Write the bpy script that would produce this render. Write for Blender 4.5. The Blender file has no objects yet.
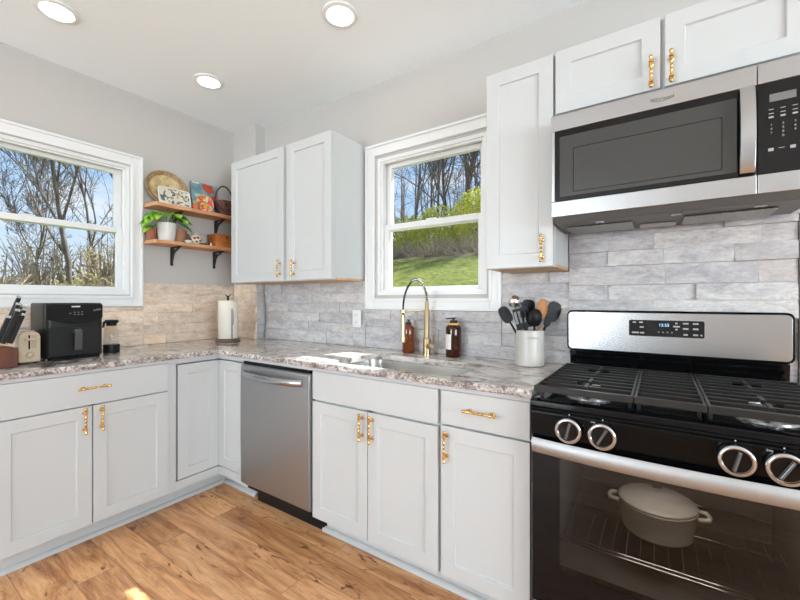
import bpy, bmesh, math, random
from mathutils import Vector, Matrix, noise
R = random.Random(7)
S = bpy.context.scene
COL = S.collection
PI = math.pi

# ------------------------------------------------------------------ camera, world, sun, lights, exposure
cam_d = bpy.data.cameras.new('camera'); cam = bpy.data.objects.new('camera', cam_d); COL.objects.link(cam)
cam.location = (2.9426, -1.9994, 1.2265); cam.rotation_euler = (PI / 2, 0, 0.5926)
cam_d.sensor_width = 36; cam_d.lens = 383.56 * 36 / 800; cam_d.clip_start = .02; cam_d.clip_end = 300
S.camera = cam
S.view_settings.view_transform = 'Standard'; S.view_settings.look = 'None'
S.view_settings.gamma = 1; S.view_settings.use_curve_mapping = False
S.view_settings.exposure = 0.13

def s2l(c):
    return tuple(((v / 255) / 12.92 if v / 255 <= .04045 else ((v / 255 + .055) / 1.055) ** 2.4) for v in c)

W = bpy.data.worlds.new('sky'); S.world = W; W.use_nodes = True
wn = W.node_tree; wn.nodes.clear()
def N(tree, t, **kw):
    n = tree.nodes.new(t)
    for k, v in kw.items():
        if k in n.inputs: n.inputs[k].default_value = v
        else: setattr(n, k, v)
    return n
def ramp(tree, stops, interp='LINEAR'):
    r = tree.nodes.new('ShaderNodeValToRGB'); r.color_ramp.interpolation = interp
    els = r.color_ramp.elements
    while len(els) < len(stops): els.new(.5)
    for e, (p, c) in zip(els, stops):
        e.position = p; e.color = (c[0], c[1], c[2], 1) if hasattr(c, '__len__') else (c, c, c, 1)
    return r
tc = N(wn, 'ShaderNodeTexCoord'); sp = N(wn, 'ShaderNodeSeparateXYZ')
wn.links.new(tc.outputs['Generated'], sp.inputs[0])
sky = ramp(wn, [(0, (.75, .84, .95)), (.10, (.66, .81, .98)), (.35, (.27, .52, .92)), (1, (.12, .32, .75))])
wn.links.new(sp.outputs['Z'], sky.inputs[0])
cl = N(wn, 'ShaderNodeTexNoise', Scale=3.2, Detail=6.0, Roughness=.6)
mp = N(wn, 'ShaderNodeMapping'); mp.inputs['Scale'].default_value = (1, 1, 2.2)
wn.links.new(tc.outputs['Generated'], mp.inputs[0]); wn.links.new(mp.outputs[0], cl.inputs['Vector'])
cr = ramp(wn, [(.46, 0), (.66, 1)]); wn.links.new(cl.outputs['Fac'], cr.inputs[0])
mx = N(wn, 'ShaderNodeMix', data_type='RGBA'); mx.inputs[7].default_value = (1, 1, 1, 1)
wn.links.new(cr.outputs[0], mx.inputs[0]); wn.links.new(sky.outputs[0], mx.inputs[6])
bg = N(wn, 'ShaderNodeBackground', Strength=1.0); wn.links.new(mx.outputs[2], bg.inputs[0])
wo = N(wn, 'ShaderNodeOutputWorld'); wn.links.new(bg.outputs[0], wo.inputs[0])

sd = bpy.data.lights.new('sun', 'SUN'); so = bpy.data.objects.new('sun', sd); COL.objects.link(so)
sd.energy = 13.0; sd.angle = math.radians(.6); sd.color = (1, .975, .93)
so.rotation_euler = Vector((-.29, -1, -1.455)).to_track_quat('-Z', 'Y').to_euler()

def area(name, loc, aim, sx, sy, power, col=(1, 1, 1)):
    d = bpy.data.lights.new(name, 'AREA'); d.shape = 'RECTANGLE'; d.size = sx; d.size_y = sy
    d.energy = power; d.color = col
    o = bpy.data.objects.new(name, d); COL.objects.link(o); o.location = loc
    o.rotation_euler = Vector(aim).to_track_quat('-Z', 'Y').to_euler(); return o
area('fill_lamp_rear', (.9, -6.43, 1.45), (.12, 1, 1.05), 1.75, 1.9, 185, (.80, .91, 1))  # added fill lamp inside the unseen rear window, tilted up to lift the ceiling
area('fill_lamp_side', (7.43, -3.2, 1.45), (-1, .1, 1.05), 3.2, 1.9, 290, (.80, .91, 1))  # second added fill, by the unseen side window, also aimed upward

# ------------------------------------------------------------------ mesh helpers
class MB:
    def __init__(s): s.bm = bmesh.new(); s.mi = 0
    def face(s, vs):
        try:
            f = s.bm.faces.new(vs); f.material_index = s.mi; return f
        except ValueError: return None
    def v(s, p): return s.bm.verts.new(p)
    def hexa(s, P):
        v = [s.v(p) for p in P]
        for q in ((0, 3, 2, 1), (4, 5, 6, 7), (0, 1, 5, 4), (1, 2, 6, 5), (2, 3, 7, 6), (3, 0, 4, 7)): s.face([v[i] for i in q])
    def box(s, x0, x1, y0, y1, z0, z1, fn=None):
        P = [(x0, y0, z0), (x1, y0, z0), (x1, y1, z0), (x0, y1, z0), (x0, y0, z1), (x1, y0, z1), (x1, y1, z1), (x0, y1, z1)]
        s.hexa([fn(*p) for p in P] if fn else P); return s
    def prism(s, poly, fn, a, b):
        A = [s.v(fn(u, w, a)) for u, w in poly]; B = [s.v(fn(u, w, b)) for u, w in poly]
        s.face(A[::-1]); s.face(B); n = len(poly)
        for i in range(n): s.face([A[i], A[(i + 1) % n], B[(i + 1) % n], B[i]])
        return s
    def tube(s, pts, rad, sides=8, cap=True):
        pts = [Vector(p) for p in pts]; n = len(pts)
        if not hasattr(rad, '__len__'): rad = [rad] * n
        rings = []; up = None
        for i, p in enumerate(pts):
            t = (pts[min(i + 1, n - 1)] - pts[max(i - 1, 0)])
            if t.length < 1e-9: t = Vector((0, 0, 1))
            t.normalize()
            if up is None: up = t.orthogonal().normalized()
            else:
                up = up - t * up.dot(t)
                up = up.normalized() if up.length > 1e-6 else t.orthogonal().normalized()
            b = t.cross(up)
            rings.append([s.v(p + (up * math.cos(2 * PI * k / sides) + b * math.sin(2 * PI * k / sides)) * rad[i]) for k in range(sides)])
        for a, b in zip(rings, rings[1:]):
            for k in range(sides): s.face([a[k], a[(k + 1) % sides], b[(k + 1) % sides], b[k]])
        if cap: s.face(rings[0][::-1]); s.face(rings[-1])
        return s
    def lathe(s, prof, loc=(0, 0, 0), axis=(0, 0, 1), seg=24, sx=1, sy=1):
        q = Vector((0, 0, 1)).rotation_difference(Vector(axis).normalized()); loc = Vector(loc); rings = []
        for r, z in prof:
            if r < 1e-6: rings.append([s.v(loc + q @ Vector((0, 0, z)))])
            else: rings.append([s.v(loc + q @ Vector((r * sx * math.cos(2 * PI * k / seg), r * sy * math.sin(2 * PI * k / seg), z))) for k in range(seg)])
        for a, b in zip(rings, rings[1:]):
            for k in range(seg):
                k2 = (k + 1) % seg
                if len(a) == 1 and len(b) == 1: continue
                if len(a) == 1: s.face([a[0], b[k2], b[k]])
                elif len(b) == 1: s.face([a[k], a[k2], b[0]])
                else: s.face([a[k], a[k2], b[k2], b[k]])
        if len(rings[0]) > 1: s.face(rings[0][::-1])
        if len(rings[-1]) > 1: s.face(rings[-1])
        return s
    def ball(s, c, r, seg=12, rings=8, sc=(1, 1, 1), rot=None):
        base = [(math.sin(PI * i / rings), -math.cos(PI * i / rings)) for i in range(rings + 1)]
        RR = []
        for rr, z in base:
            pts = [(0, 0, z)] if rr < 1e-6 else [(rr * math.cos(2 * PI * k / seg), rr * math.sin(2 * PI * k / seg), z) for k in range(seg)]
            out = []
            for p in pts:
                q = Vector((p[0] * sc[0], p[1] * sc[1], p[2] * sc[2])) * r
                if rot: q = rot @ q
                out.append(s.v(Vector(c) + q))
            RR.append(out)
        for a, b in zip(RR, RR[1:]):
            for k in range(seg):
                k2 = (k + 1) % seg
                if len(a) == 1: s.face([a[0], b[k2], b[k]])
                elif len(b) == 1: s.face([a[k], a[k2], b[0]])
                else: s.face([a[k], a[k2], b[k2], b[k]])
        return s

ORG = {}
def root(name, loc, label, cat, group=None, rz=0, kind=None):
    o = bpy.data.objects.new(name, None); COL.objects.link(o); o.empty_display_size = .05
    o.location = loc; o.rotation_euler = (0, 0, rz)
    ORG[o] = Vector(loc)
    tag(o, label, cat, group, kind); return o
def tag(o, label=None, cat=None, group=None, kind=None):
    if label: o['label'] = label
    if cat: o['category'] = cat
    if group: o['group'] = group
    if kind: o['kind'] = kind
    return o
def build(name, mb, mat, parent=None, smooth=0, bevel=0, local=False, origin=None, seg=2, recalc=True):
    if recalc: bmesh.ops.recalc_face_normals(mb.bm, faces=mb.bm.faces[:])
    me = bpy.data.meshes.new(name); mb.bm.to_mesh(me); mb.bm.free()
    for m in (mat if isinstance(mat, (list, tuple)) else [mat]): me.materials.append(m)
    off = ORG.get(parent) if parent is not None else (Vector(origin) if origin else None)
    if off is not None and not local: me.transform(Matrix.Translation(-off))
    if smooth:
        me.shade_smooth(); me.set_sharp_from_angle(angle=math.radians(smooth))
    o = bpy.data.objects.new(name, me); COL.objects.link(o)
    if parent is not None: o.parent = parent; ORG[o] = ORG[parent]
    else:
        if origin: o.location = origin
        ORG[o] = Vector(origin) if origin else Vector((0, 0, 0))
    if bevel:
        b = o.modifiers.new('bevel', 'BEVEL'); b.width = bevel; b.segments = seg; b.limit_method = 'ANGLE'; b.angle_limit = math.radians(35)
        b.harden_normals = False
    return o
def box1(name, mat, parent, x0, x1, y0, y1, z0, z1, bevel=.002, **k):
    return build(name, MB().box(x0, x1, y0, y1, z0, z1), mat, parent, bevel=bevel, **k)
def text_mesh(name, txt, size, fn, mat, parent, depth=.0006, align='CENTER', local=False):
    c = bpy.data.curves.new(name, 'FONT'); c.body = txt; c.size = size; c.align_x = align; c.align_y = 'CENTER'; c.extrude = depth
    t = bpy.data.objects.new(name + '_tmp', c); COL.objects.link(t)
    bpy.context.view_layer.update()
    me = bpy.data.meshes.new_from_object(t.evaluated_get(bpy.context.evaluated_depsgraph_get()))
    bpy.data.objects.remove(t); bpy.data.curves.remove(c)
    off = ORG[parent]
    for v in me.vertices: v.co = Vector(fn(v.co.x, v.co.y, v.co.z + depth)) - (Vector((0, 0, 0)) if local else off)
    me.materials.clear(); me.materials.append(mat)
    o = bpy.data.objects.new(name, me); COL.objects.link(o); o.parent = parent; ORG[o] = off; return o

# ------------------------------------------------------------------ materials
def new_mat(name):
    m = bpy.data.materials.new(name); m.use_nodes = True; t = m.node_tree
    return m, t, t.nodes['Principled BSDF']
def M(name, col, rough=.5, metal=0, bump=0, bscale=80, var=0, vscale=6, coat=0, emit=None, es=1, trans=0, spec=None):
    m, t, b = new_mat(name)
    b.inputs['Base Color'].default_value = (*col, 1); b.inputs['Roughness'].default_value = rough; b.inputs['Metallic'].default_value = metal
    if coat: b.inputs['Coat Weight'].default_value = coat; b.inputs['Coat Roughness'].default_value = .05
    if trans: b.inputs['Transmission Weight'].default_value = trans
    if spec is not None: b.inputs['Specular IOR Level'].default_value = spec
    if emit: b.inputs['Emission Color'].default_value = (*emit, 1); b.inputs['Emission Strength'].default_value = es
    co = N(t, 'ShaderNodeTexCoord')
    if var:
        n = N(t, 'ShaderNodeTexNoise', Scale=vscale, Detail=5.0); t.links.new(co.outputs['Object'], n.inputs['Vector'])
        r = ramp(t, [(.3, tuple(max(0, c * (1 - var)) for c in col)), (.7, tuple(min(1, c * (1 + var)) for c in col))])
        t.links.new(n.outputs['Fac'], r.inputs[0]); t.links.new(r.outputs[0], b.inputs['Base Color'])
    if bump:
        n = N(t, 'ShaderNodeTexNoise', Scale=bscale, Detail=4.0); t.links.new(co.outputs['Object'], n.inputs['Vector'])
        bp = N(t, 'ShaderNodeBump', Strength=bump, Distance=.002); t.links.new(n.outputs['Fac'], bp.inputs['Height']); t.links.new(bp.outputs[0], b.inputs['Normal'])
    return m
def two_tone(name, stops, scale=8, detail=6, rough=.5, stretch=(1, 1, 1), metal=0, bump=0, kind='noise', dist=0, interp='LINEAR', bdist=.002):
    m, t, b = new_mat(name); co = N(t, 'ShaderNodeTexCoord'); mp = N(t, 'ShaderNodeMapping'); mp.inputs['Scale'].default_value = stretch
    t.links.new(co.outputs['Object'], mp.inputs[0])
    if kind == 'noise':
        n = N(t, 'ShaderNodeTexNoise', Scale=scale, Detail=float(detail), Distortion=float(dist)); out = n.outputs['Fac']
    else:
        n = N(t, 'ShaderNodeTexVoronoi', Scale=scale); sx = N(t, 'ShaderNodeSeparateColor'); t.links.new(n.outputs['Color'], sx.inputs[0]); out = sx.outputs[0]
    t.links.new(mp.outputs[0], n.inputs['Vector'])
    r = ramp(t, stops, interp); t.links.new(out, r.inputs[0]); t.links.new(r.outputs[0], b.inputs['Base Color'])
    b.inputs['Roughness'].default_value = rough; b.inputs['Metallic'].default_value = metal
    if bump:
        bp = N(t, 'ShaderNodeBump', Strength=bump, Distance=bdist); t.links.new(out, bp.inputs['Height']); t.links.new(bp.outputs[0], b.inputs['Normal'])
    return m
def mixn(t, fac, a, b, blend='MIX'):
    m = N(t, 'ShaderNodeMix', data_type='RGBA'); m.blend_type = blend
    for sock, val in ((0, fac), (6, a), (7, b)):
        if isinstance(val, bpy.types.NodeSocket): t.links.new(val, m.inputs[sock])
        elif hasattr(val, '__len__'): m.inputs[sock].default_value = (*val, 1)
        else: m.inputs[sock].default_value = val
    return m.outputs[2]
def see_through(name, tint, gloss=(1, 1, 1), rough=.01, ior=1.45, opaque=0.0, dcol=(0, 0, 0)):
    m = bpy.data.materials.new(name); m.use_nodes = True; t = m.node_tree; t.nodes.clear()
    tr = N(t, 'ShaderNodeBsdfTransparent'); tr.inputs[0].default_value = (*tint, 1)
    gl = N(t, 'ShaderNodeBsdfGlossy'); gl.inputs['Color'].default_value = (*gloss, 1); gl.inputs['Roughness'].default_value = rough
    fr = N(t, 'ShaderNodeFresnel', IOR=ior); base = tr.outputs[0]
    if opaque:
        df = N(t, 'ShaderNodeBsdfDiffuse'); df.inputs[0].default_value = (*dcol, 1)
        m0 = N(t, 'ShaderNodeMixShader'); m0.inputs[0].default_value = opaque
        t.links.new(tr.outputs[0], m0.inputs[1]); t.links.new(df.outputs[0], m0.inputs[2]); base = m0.outputs[0]
    ge = N(t, 'ShaderNodeNewGeometry'); sb = N(t, 'ShaderNodeMath', operation='SUBTRACT', use_clamp=True); t.links.new(fr.outputs[0], sb.inputs[0]); t.links.new(ge.outputs['Backfacing'], sb.inputs[1])   # reflect on the outer face only
    ms = N(t, 'ShaderNodeMixShader'); t.links.new(sb.outputs[0], ms.inputs[0]); t.links.new(base, ms.inputs[1]); t.links.new(gl.outputs[0], ms.inputs[2])
    o = N(t, 'ShaderNodeOutputMaterial'); t.links.new(ms.outputs[0], o.inputs[0]); return m

WALL = M('wall_paint', (.525, .50, .475), .75, bump=.08, bscale=300)
CEIL = M('ceiling_paint', (.91, .945, .965), .8)
WHITE = M('white_trim', (.79, .79, .785), .35)
CAB = M('cabinet_paint', (.565, .575, .575), .38)
CABIN = M('cabinet_interior', (.62, .40, .2), .6, var=.2, vscale=12)
SHADOWGAP = M('face_frame_gap', (.35, .35, .34), .6)
GREYBOARD = M('counter_build_up', (.52, .52, .54), .6)
STEEL = M('brushed_steel', (.475, .485, .495), .27, 1)
STEELD = M('dishwasher_steel', (.40, .405, .41), .42, 1)
RING = M('knob_chrome', (.52, .52, .53), .16, 1)
CHROME = M('chrome', (.8, .8, .8), .12, 1)
SINKM = M('sink_steel', (.40, .40, .395), .25, 1)
BRASS = M('gold_pull', (.74, .45, .16), .25, 1, var=.25, vscale=60)
BRASSF = M('brushed_brass', (.54, .43, .26), .3, 1)
BLK = M('black_enamel', (.003, .003, .0033), .2, spec=.14)
BLKM = M('black_plastic', (.009, .009, .0092), .4, spec=.3)
BLKG = M('black_gloss', (.003, .003, .0035), .08, spec=.25)
IRON = M('cast_iron', (.016, .0155, .015), .36, bump=.2, bscale=220, spec=.35)
GUN = M('grey_underside', (.11, .11, .108), .45)
FILTER = two_tone('grease_filter', [(.4, (.22, .22, .22)), (.6, (.38, .38, .37))], 160, 1, .4, metal=.7)
BLKIRON = M('black_bracket', (.02, .017, .015), .55)
EMW = M('lamp_diffuser', (.9, .9, .88), .4, emit=(1, .95, .86), es=14)
PAPER = M('paper_towel', (.80, .75, .66), .9, bump=.3, bscale=120)
CREAM = M('cream_plastic', (.54, .43, .295), .4)
CERW = M('white_ceramic', (.72, .70, .66), .3)
CROCK = M('crock_ceramic', (.54, .51, .465), .35, var=.06)
TERRA = M('terracotta', (.36, .13, .07), .8, var=.2)
TERRAL = M('pale_terracotta', (.46, .22, .13), .8, var=.2)
SOIL = M('potting_soil', (.03, .02, .015), .95)
LEAF = two_tone('pothos_leaf', [(.35, (.05, .20, .015)), (.48, (.14, .40, .02)), (.64, (.46, .72, .07))], 14, 3, .4)
AMBER = M('amber_glass', (.22, .05, .008), .08, trans=.45)
AMBERD = M('dark_amber_glass', (.055, .013, .004), .08, trans=.3)
COLLAR = M('tan_collar', (.62, .36, .12), .6)
CHERRY = two_tone('cherry_wood', [(.3, (.06, .012, .004)), (.7, (.16, .038, .014))], 14, 5, .5, (1, 1, .15))
SHELFW = two_tone('live_edge_wood', [(.25, (.36, .14, .055)), (.5, (.62, .29, .13)), (.75, (.74, .44, .24))], 9, 6, .55, (1.2, .12, 1.2), dist=.4)
SPOONW = M('spoon_wood', (.50, .22, .08), .5, var=.15)
BOXW = two_tone('orange_wood', [(.3, (.33, .09, .015)), (.7, (.55, .19, .04))], 22, 4, .5, (1, .25, 1))
WICKER = two_tone('dark_wicker', [(.35, (.04, .012, .009)), (.65, (.17, .06, .04))], 70, 3, .6, (1, 1, .5), bump=.6)
PLATTER = two_tone('wicker_platter', [(.3, (.40, .26, .11)), (.55, (.62, .46, .24)), (.75, (.70, .58, .36))], 26, 4, .6)
PLATRIM = two_tone('platter_rim', [(.3, (.20, .12, .05)), (.7, (.46, .32, .15))], 60, 3, .6)
TRAYM = two_tone('floral_tray', [(0, (.70, .66, .55)), (.56, (.70, .66, .55)), (.60, (.10, .13, .10)), (.74, (.07, .14, .17)), (.84, (.36, .34, .16)), (.93, (.50, .30, .22))], 75, 1, .35, kind='voronoi', interp='CONSTANT')
FLORAL = two_tone('floral_plate', [(0, (.78, .12, .06)), (.25, (.82, .62, .45)), (.45, (.85, .25, .08)), (.6, (.75, .10, .12)), (.78, (.80, .42, .05)), (.9, (.35, .40, .08))], 60, 1, .35, kind='voronoi', interp='CONSTANT')
TEAL = two_tone('teal_paint', [(.3, (.09, .20, .23)), (.7, (.26, .42, .44))], 14, 5, .6)
REDP = M('red_paint', (.52, .07, .03), .6, var=.3, vscale=40)
NAVYP = M('navy_paint', (.03, .05, .10), .6)
POTD = M('decorated_ceramic', (.70, .62, .52), .3)
DKRED = M('dark_red_ceramic', (.30, .02, .02), .35)
GREYCLAY = M('brown_ceramic', (.12, .08, .06), .4)
CARAFE = see_through('clear_glass', (.97, .98, .98), ior=1.2)
PANE = see_through('window_glass', (.97, .985, .98), ior=1.22)
OVENGLASS = see_through('oven_glass', (.40, .385, .37), ior=1.38, rough=.02)
OVENIN = M('oven_enamel', (.20, .198, .195), .5)
MESHG = M('microwave_window', (.055, .055, .053), .14, spec=.35)
MGLASS = M('microwave_glass', (.005, .005, .0055), .06, spec=.3)
DISP = M('lit_display', (.01, .01, .012), .1)
DIGIT = M('blue_digits', (.1, .3, .5), .4, emit=(.45, .8, 1), es=.9)
PRINT = M('white_print', (.62, .62, .62), .5)
PRINTM = M('grey_panel_print', (.36, .36, .36), .5)
PRINTD = M('dark_print', (.06, .06, .06), .5)
LCDG = M('grey_lcd', (.17, .17, .17), .3)
SILI = M('dark_silicone', (.006, .0065, .007), .4, spec=.2)
DUTCH = M('cream_enamel', (.74, .69, .60), .25)
DUTCHL = M('grey_lid', (.44, .42, .39), .3)
COPP = M('copper_jar', (.50, .12, .05), .3)
LABELW = M('paper_label', (.75, .73, .68), .7)

def floor_mat():
    m, t, b = new_mat('oak_planks'); co = N(t, 'ShaderNodeTexCoord')
    br = N(t, 'ShaderNodeTexBrick'); br.offset = .37; br.offset_frequency = 2
    br.inputs['Scale'].default_value = 1; br.inputs['Brick Width'].default_value = 1.22; br.inputs['Row Height'].default_value = .152
    br.inputs['Mortar Size'].default_value = .0011; br.inputs['Mortar Smooth'].default_value = .2; br.inputs['Bias'].default_value = 0
    br.inputs['Color1'].default_value = (0, 0, 0, 1); br.inputs['Color2'].default_value = (1, 1, 1, 1); br.inputs['Mortar'].default_value = (.5, .5, .5, 1)
    mo = N(t, 'ShaderNodeMapping'); mo.inputs['Location'].default_value = (.35, .04, 0)
    t.links.new(co.outputs['Object'], mo.inputs[0]); t.links.new(mo.outputs[0], br.inputs['Vector'])
    # per-plank shift of the grain
    add = N(t, 'ShaderNodeVectorMath', operation='MULTIPLY_ADD'); add.inputs[1].default_value = (7.3, 3.1, 5.7)
    t.links.new(br.outputs['Color'], add.inputs[0]); t.links.new(co.outputs['Object'], add.inputs[2])
    mp = N(t, 'ShaderNodeMapping'); mp.inputs['Scale'].default_value = (1.1, 9, 1); t.links.new(add.outputs[0], mp.inputs[0])
    g = N(t, 'ShaderNodeTexNoise', Scale=2.0, Detail=10.0, Roughness=.68, Distortion=1.1); t.links.new(mp.outputs[0], g.inputs['Vector'])
    gr = ramp(t, [(.28, s2l((124, 74, 40))), (.40, s2l((184, 126, 82))), (.52, s2l((216, 160, 111))), (.70, s2l((236, 186, 138)))])
    t.links.new(g.outputs['Fac'], gr.inputs[0])
    tone = ramp(t, [(0, (.80, .77, .74)), (.5, (1, 1, 1)), (1, (1.12, 1.12, 1.1))]); t.links.new(br.outputs['Color'], tone.inputs[0])
    c = mixn(t, 1.0, gr.outputs[0], tone.outputs[0], 'MULTIPLY')
    mk = N(t, 'ShaderNodeMapping'); mk.inputs['Scale'].default_value = (3.2, 9, 1); t.links.new(add.outputs[0], mk.inputs[0])
    kn = N(t, 'ShaderNodeTexNoise', Scale=2.2, Detail=4.0, Distortion=1.8); t.links.new(mk.outputs[0], kn.inputs['Vector'])
    kr = ramp(t, [(.62, 0), (.72, 1)]); t.links.new(kn.outputs['Fac'], kr.inputs[0])
    c = mixn(t, kr.outputs[0], c, s2l((110, 68, 38)))
    fs = N(t, 'ShaderNodeMapping'); fs.inputs['Scale'].default_value = (6, 120, 1); t.links.new(add.outputs[0], fs.inputs[0])
    fn_ = N(t, 'ShaderNodeTexNoise', Scale=1.5, Detail=5.0); t.links.new(fs.outputs[0], fn_.inputs['Vector'])
    fr_ = ramp(t, [(.3, (.80, .78, .76)), (.5, (1, 1, 1)), (.7, (1.08, 1.08, 1.08))]); t.links.new(fn_.outputs['Fac'], fr_.inputs[0]); c = mixn(t, 1.0, c, fr_.outputs[0], 'MULTIPLY')
    c = mixn(t, br.outputs['Fac'], c, s2l((140, 92, 58)))
    t.links.new(c, b.inputs['Base Color']); b.inputs['Roughness'].default_value = .38
    bp = N(t, 'ShaderNodeBump', Strength=.12, Distance=.002); t.links.new(g.outputs['Fac'], bp.inputs['Height']); t.links.new(bp.outputs[0], b.inputs['Normal'])
    return m
def granite_mat(nm='granite', chipped=False):
    m, t, b = new_mat(nm); co = N(t, 'ShaderNodeTexCoord')
    mp = N(t, 'ShaderNodeMapping'); mp.inputs['Scale'].default_value = (1, 1.9, 1.9); mp.inputs['Rotation'].default_value = (0, 0, .35)
    t.links.new(co.outputs['Object'], mp.inputs[0])
    n1 = N(t, 'ShaderNodeTexNoise', Scale=3.4, Detail=9.0, Roughness=.68, Distortion=2.2); t.links.new(mp.outputs[0], n1.inputs['Vector'])
    base = ramp(t, [(.33, (.10, .075, .07)), (.41, (.30, .24, .215)), (.49, (.56, .505, .46)), (.60, (.76, .73, .70)), (.72, (.52, .43, .36))])
    t.links.new(n1.outputs['Fac'], base.inputs[0])
    n2 = N(t, 'ShaderNodeTexNoise', Scale=95.0, Detail=3.0, Roughness=.7); t.links.new(co.outputs['Object'], n2.inputs['Vector'])
    sp1 = ramp(t, [(.46, 0), (.60, .85)] if chipped else [(.555, 0), (.63, .9)])
    if chipped: n2.inputs['Scale'].default_value = 80; t.links.new(n2.outputs['Fac'], sp1.inputs[0])
    c = mixn(t, sp1.outputs[0], base.outputs[0], (.09, .055, .06))
    n3 = N(t, 'ShaderNodeTexNoise', Scale=42.0, Detail=3.0); t.links.new(co.outputs['Object'], n3.inputs['Vector'])
    sp2 = ramp(t, [(.58, 0), (.68, .7)]); t.links.new(n3.outputs['Fac'], sp2.inputs[0])
    c = mixn(t, sp2.outputs[0], c, (.74, .71, .68))
    t.links.new(c, b.inputs['Base Color']); b.inputs['Roughness'].default_value = .5 if chipped else .1
    return m
def stone_mat(name, lo, mid, hi, vein, warm):
    m, t, b = new_mat(name); co = N(t, 'ShaderNodeTexCoord'); ge = N(t, 'ShaderNodeNewGeometry')
    add = N(t, 'ShaderNodeVectorMath', operation='MULTIPLY_ADD'); add.inputs[1].default_value = (9.1, 4.7, 6.3)
    cb = N(t, 'ShaderNodeCombineXYZ')
    for i in range(3): t.links.new(ge.outputs['Random Per Island'], cb.inputs[i])
    t.links.new(cb.outputs[0], add.inputs[0]); t.links.new(co.outputs['Object'], add.inputs[2])
    n1 = N(t, 'ShaderNodeTexNoise', Scale=9.0, Detail=9.0, Roughness=.72, Distortion=.25); ms1 = N(t, 'ShaderNodeMapping'); ms1.inputs['Scale'].default_value = (1, 1, 2.4); t.links.new(add.outputs[0], ms1.inputs[0]); t.links.new(ms1.outputs[0], n1.inputs['Vector'])
    r1 = ramp(t, [(.25, vein), (.40, lo), (.52, mid), (.7, hi)]); t.links.new(n1.outputs['Fac'], r1.inputs[0])
    n2 = N(t, 'ShaderNodeTexNoise', Scale=5.0, Detail=5.0); t.links.new(add.outputs[0], n2.inputs['Vector'])
    r2 = ramp(t, [(.55, 0), (.75, .75)]); t.links.new(n2.outputs['Fac'], r2.inputs[0])
    c = mixn(t, r2.outputs[0], r1.outputs[0], warm)
    tone = ramp(t, [(0, (.86, .86, .88)), (.2, (1, 1, 1)), (.4, (.92, .92, .94)), (.6, (1.04, 1.03, 1.01)), (.8, (.93, .92, .92)), (1, (1.08, 1.06, 1.03))], 'CONSTANT'); t.links.new(ge.outputs['Random Per Island'], tone.inputs[0])
    c = mixn(t, 1.0, c, tone.outputs[0], 'MULTIPLY')
    n5 = N(t, 'ShaderNodeTexNoise', Scale=38.0, Detail=8.0, Roughness=.75); t.links.new(ms1.outputs[0], n5.inputs['Vector'])
    r5 = ramp(t, [(.28, (.55, .52, .50)), (.42, (.88, .87, .87)), (.6, (1.02, 1.02, 1.02)), (.75, (1.14, 1.13, 1.12))]); t.links.new(n5.outputs['Fac'], r5.inputs[0])
    c = mixn(t, 1.0, c, r5.outputs[0], 'MULTIPLY')
    t.links.new(c, b.inputs['Base Color']); b.inputs['Roughness'].default_value = .6
    ms4 = N(t, 'ShaderNodeMapping'); ms4.inputs['Scale'].default_value = (1, 1, 2.2); t.links.new(add.outputs[0], ms4.inputs[0])
    n4 = N(t, 'ShaderNodeTexNoise', Scale=24.0, Detail=7.0, Roughness=.62); t.links.new(ms4.outputs[0], n4.inputs['Vector'])
    bp = N(t, 'ShaderNodeBump', Strength=.75, Distance=.009); t.links.new(n4.outputs['Fac'], bp.inputs['Height']); t.links.new(bp.outputs[0], b.inputs['Normal'])
    return m
FLOOR = floor_mat(); GRAN = granite_mat(); GRANE = granite_mat('chipped_granite', True)
STONE = stone_mat('pale_ledger_stone', (.50, .49, .505), (.63, .615, .615), (.74, .725, .705), (.34, .335, .36), (.60, .55, .50))
STONE_WARMLIT = stone_mat('warmlit_ledger_stone', (.78, .61, .47), (.89, .73, .58), (.95, .83, .70), (.50, .34, .22), (.86, .56, .35))  # ledger stone with the left wall's warm light put into its colour

# ------------------------------------------------------------------ room shell
XL, H = -.05, 2.642
XR, YR = 7.5, -6.5
def structure(name, mb, mat, **k):
    o = build(name, mb, mat, **k); tag(o, kind='structure'); return o
structure('floor', MB().box(XL, XR, YR, 0, -.1, 0), FLOOR)
structure('ceiling', MB().box(XL - .15, XR + .15, YR - .15, .15, H, H + .1), CEIL)
def holed(fn, a0, a1, z0, z1, o):          # a wall around one opening o = (a, a, z, z)
    mb = MB(); e = 0
    fn(mb, a0, o[0], z0, z1); fn(mb, o[1], a1, z0, z1); fn(mb, o[0], o[1], z0, o[2]); fn(mb, o[0], o[1], o[3], z1); return mb
OL = (-1.86, -.858, 1.262, 2.14)            # left window opening, y
OB = (1.418, 2.168, 1.258, 2.148)           # sink window opening, x
structure('wall_left', holed(lambda m, a, b, z, w: m.box(XL - .15, XL, a, b, z, w), YR, .15, -.1, H, OL), WALL)
mb = holed(lambda m, a, b, z, w: m.box(a, b, 0, .15, z, w), XL, XR + .15, -.1, H, OB)
mb.box(XL, .255, -.0875, 0, 0, H)
structure('wall_back', mb, WALL)
structure('wall_rear', holed(lambda m, a, b, z, w: m.box(a, b, YR - .15, YR, z, w), XL - .15, XR + .15, -.1, H, (0, 1.8, .45, 2.45)), WALL)
structure('wall_right', holed(lambda m, a, b, z, w: m.box(XR, XR + .15, a, b, z, w), YR, 0, -.1, H, (-4.85, -1.55, .45, 2.45)), WALL)

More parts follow.
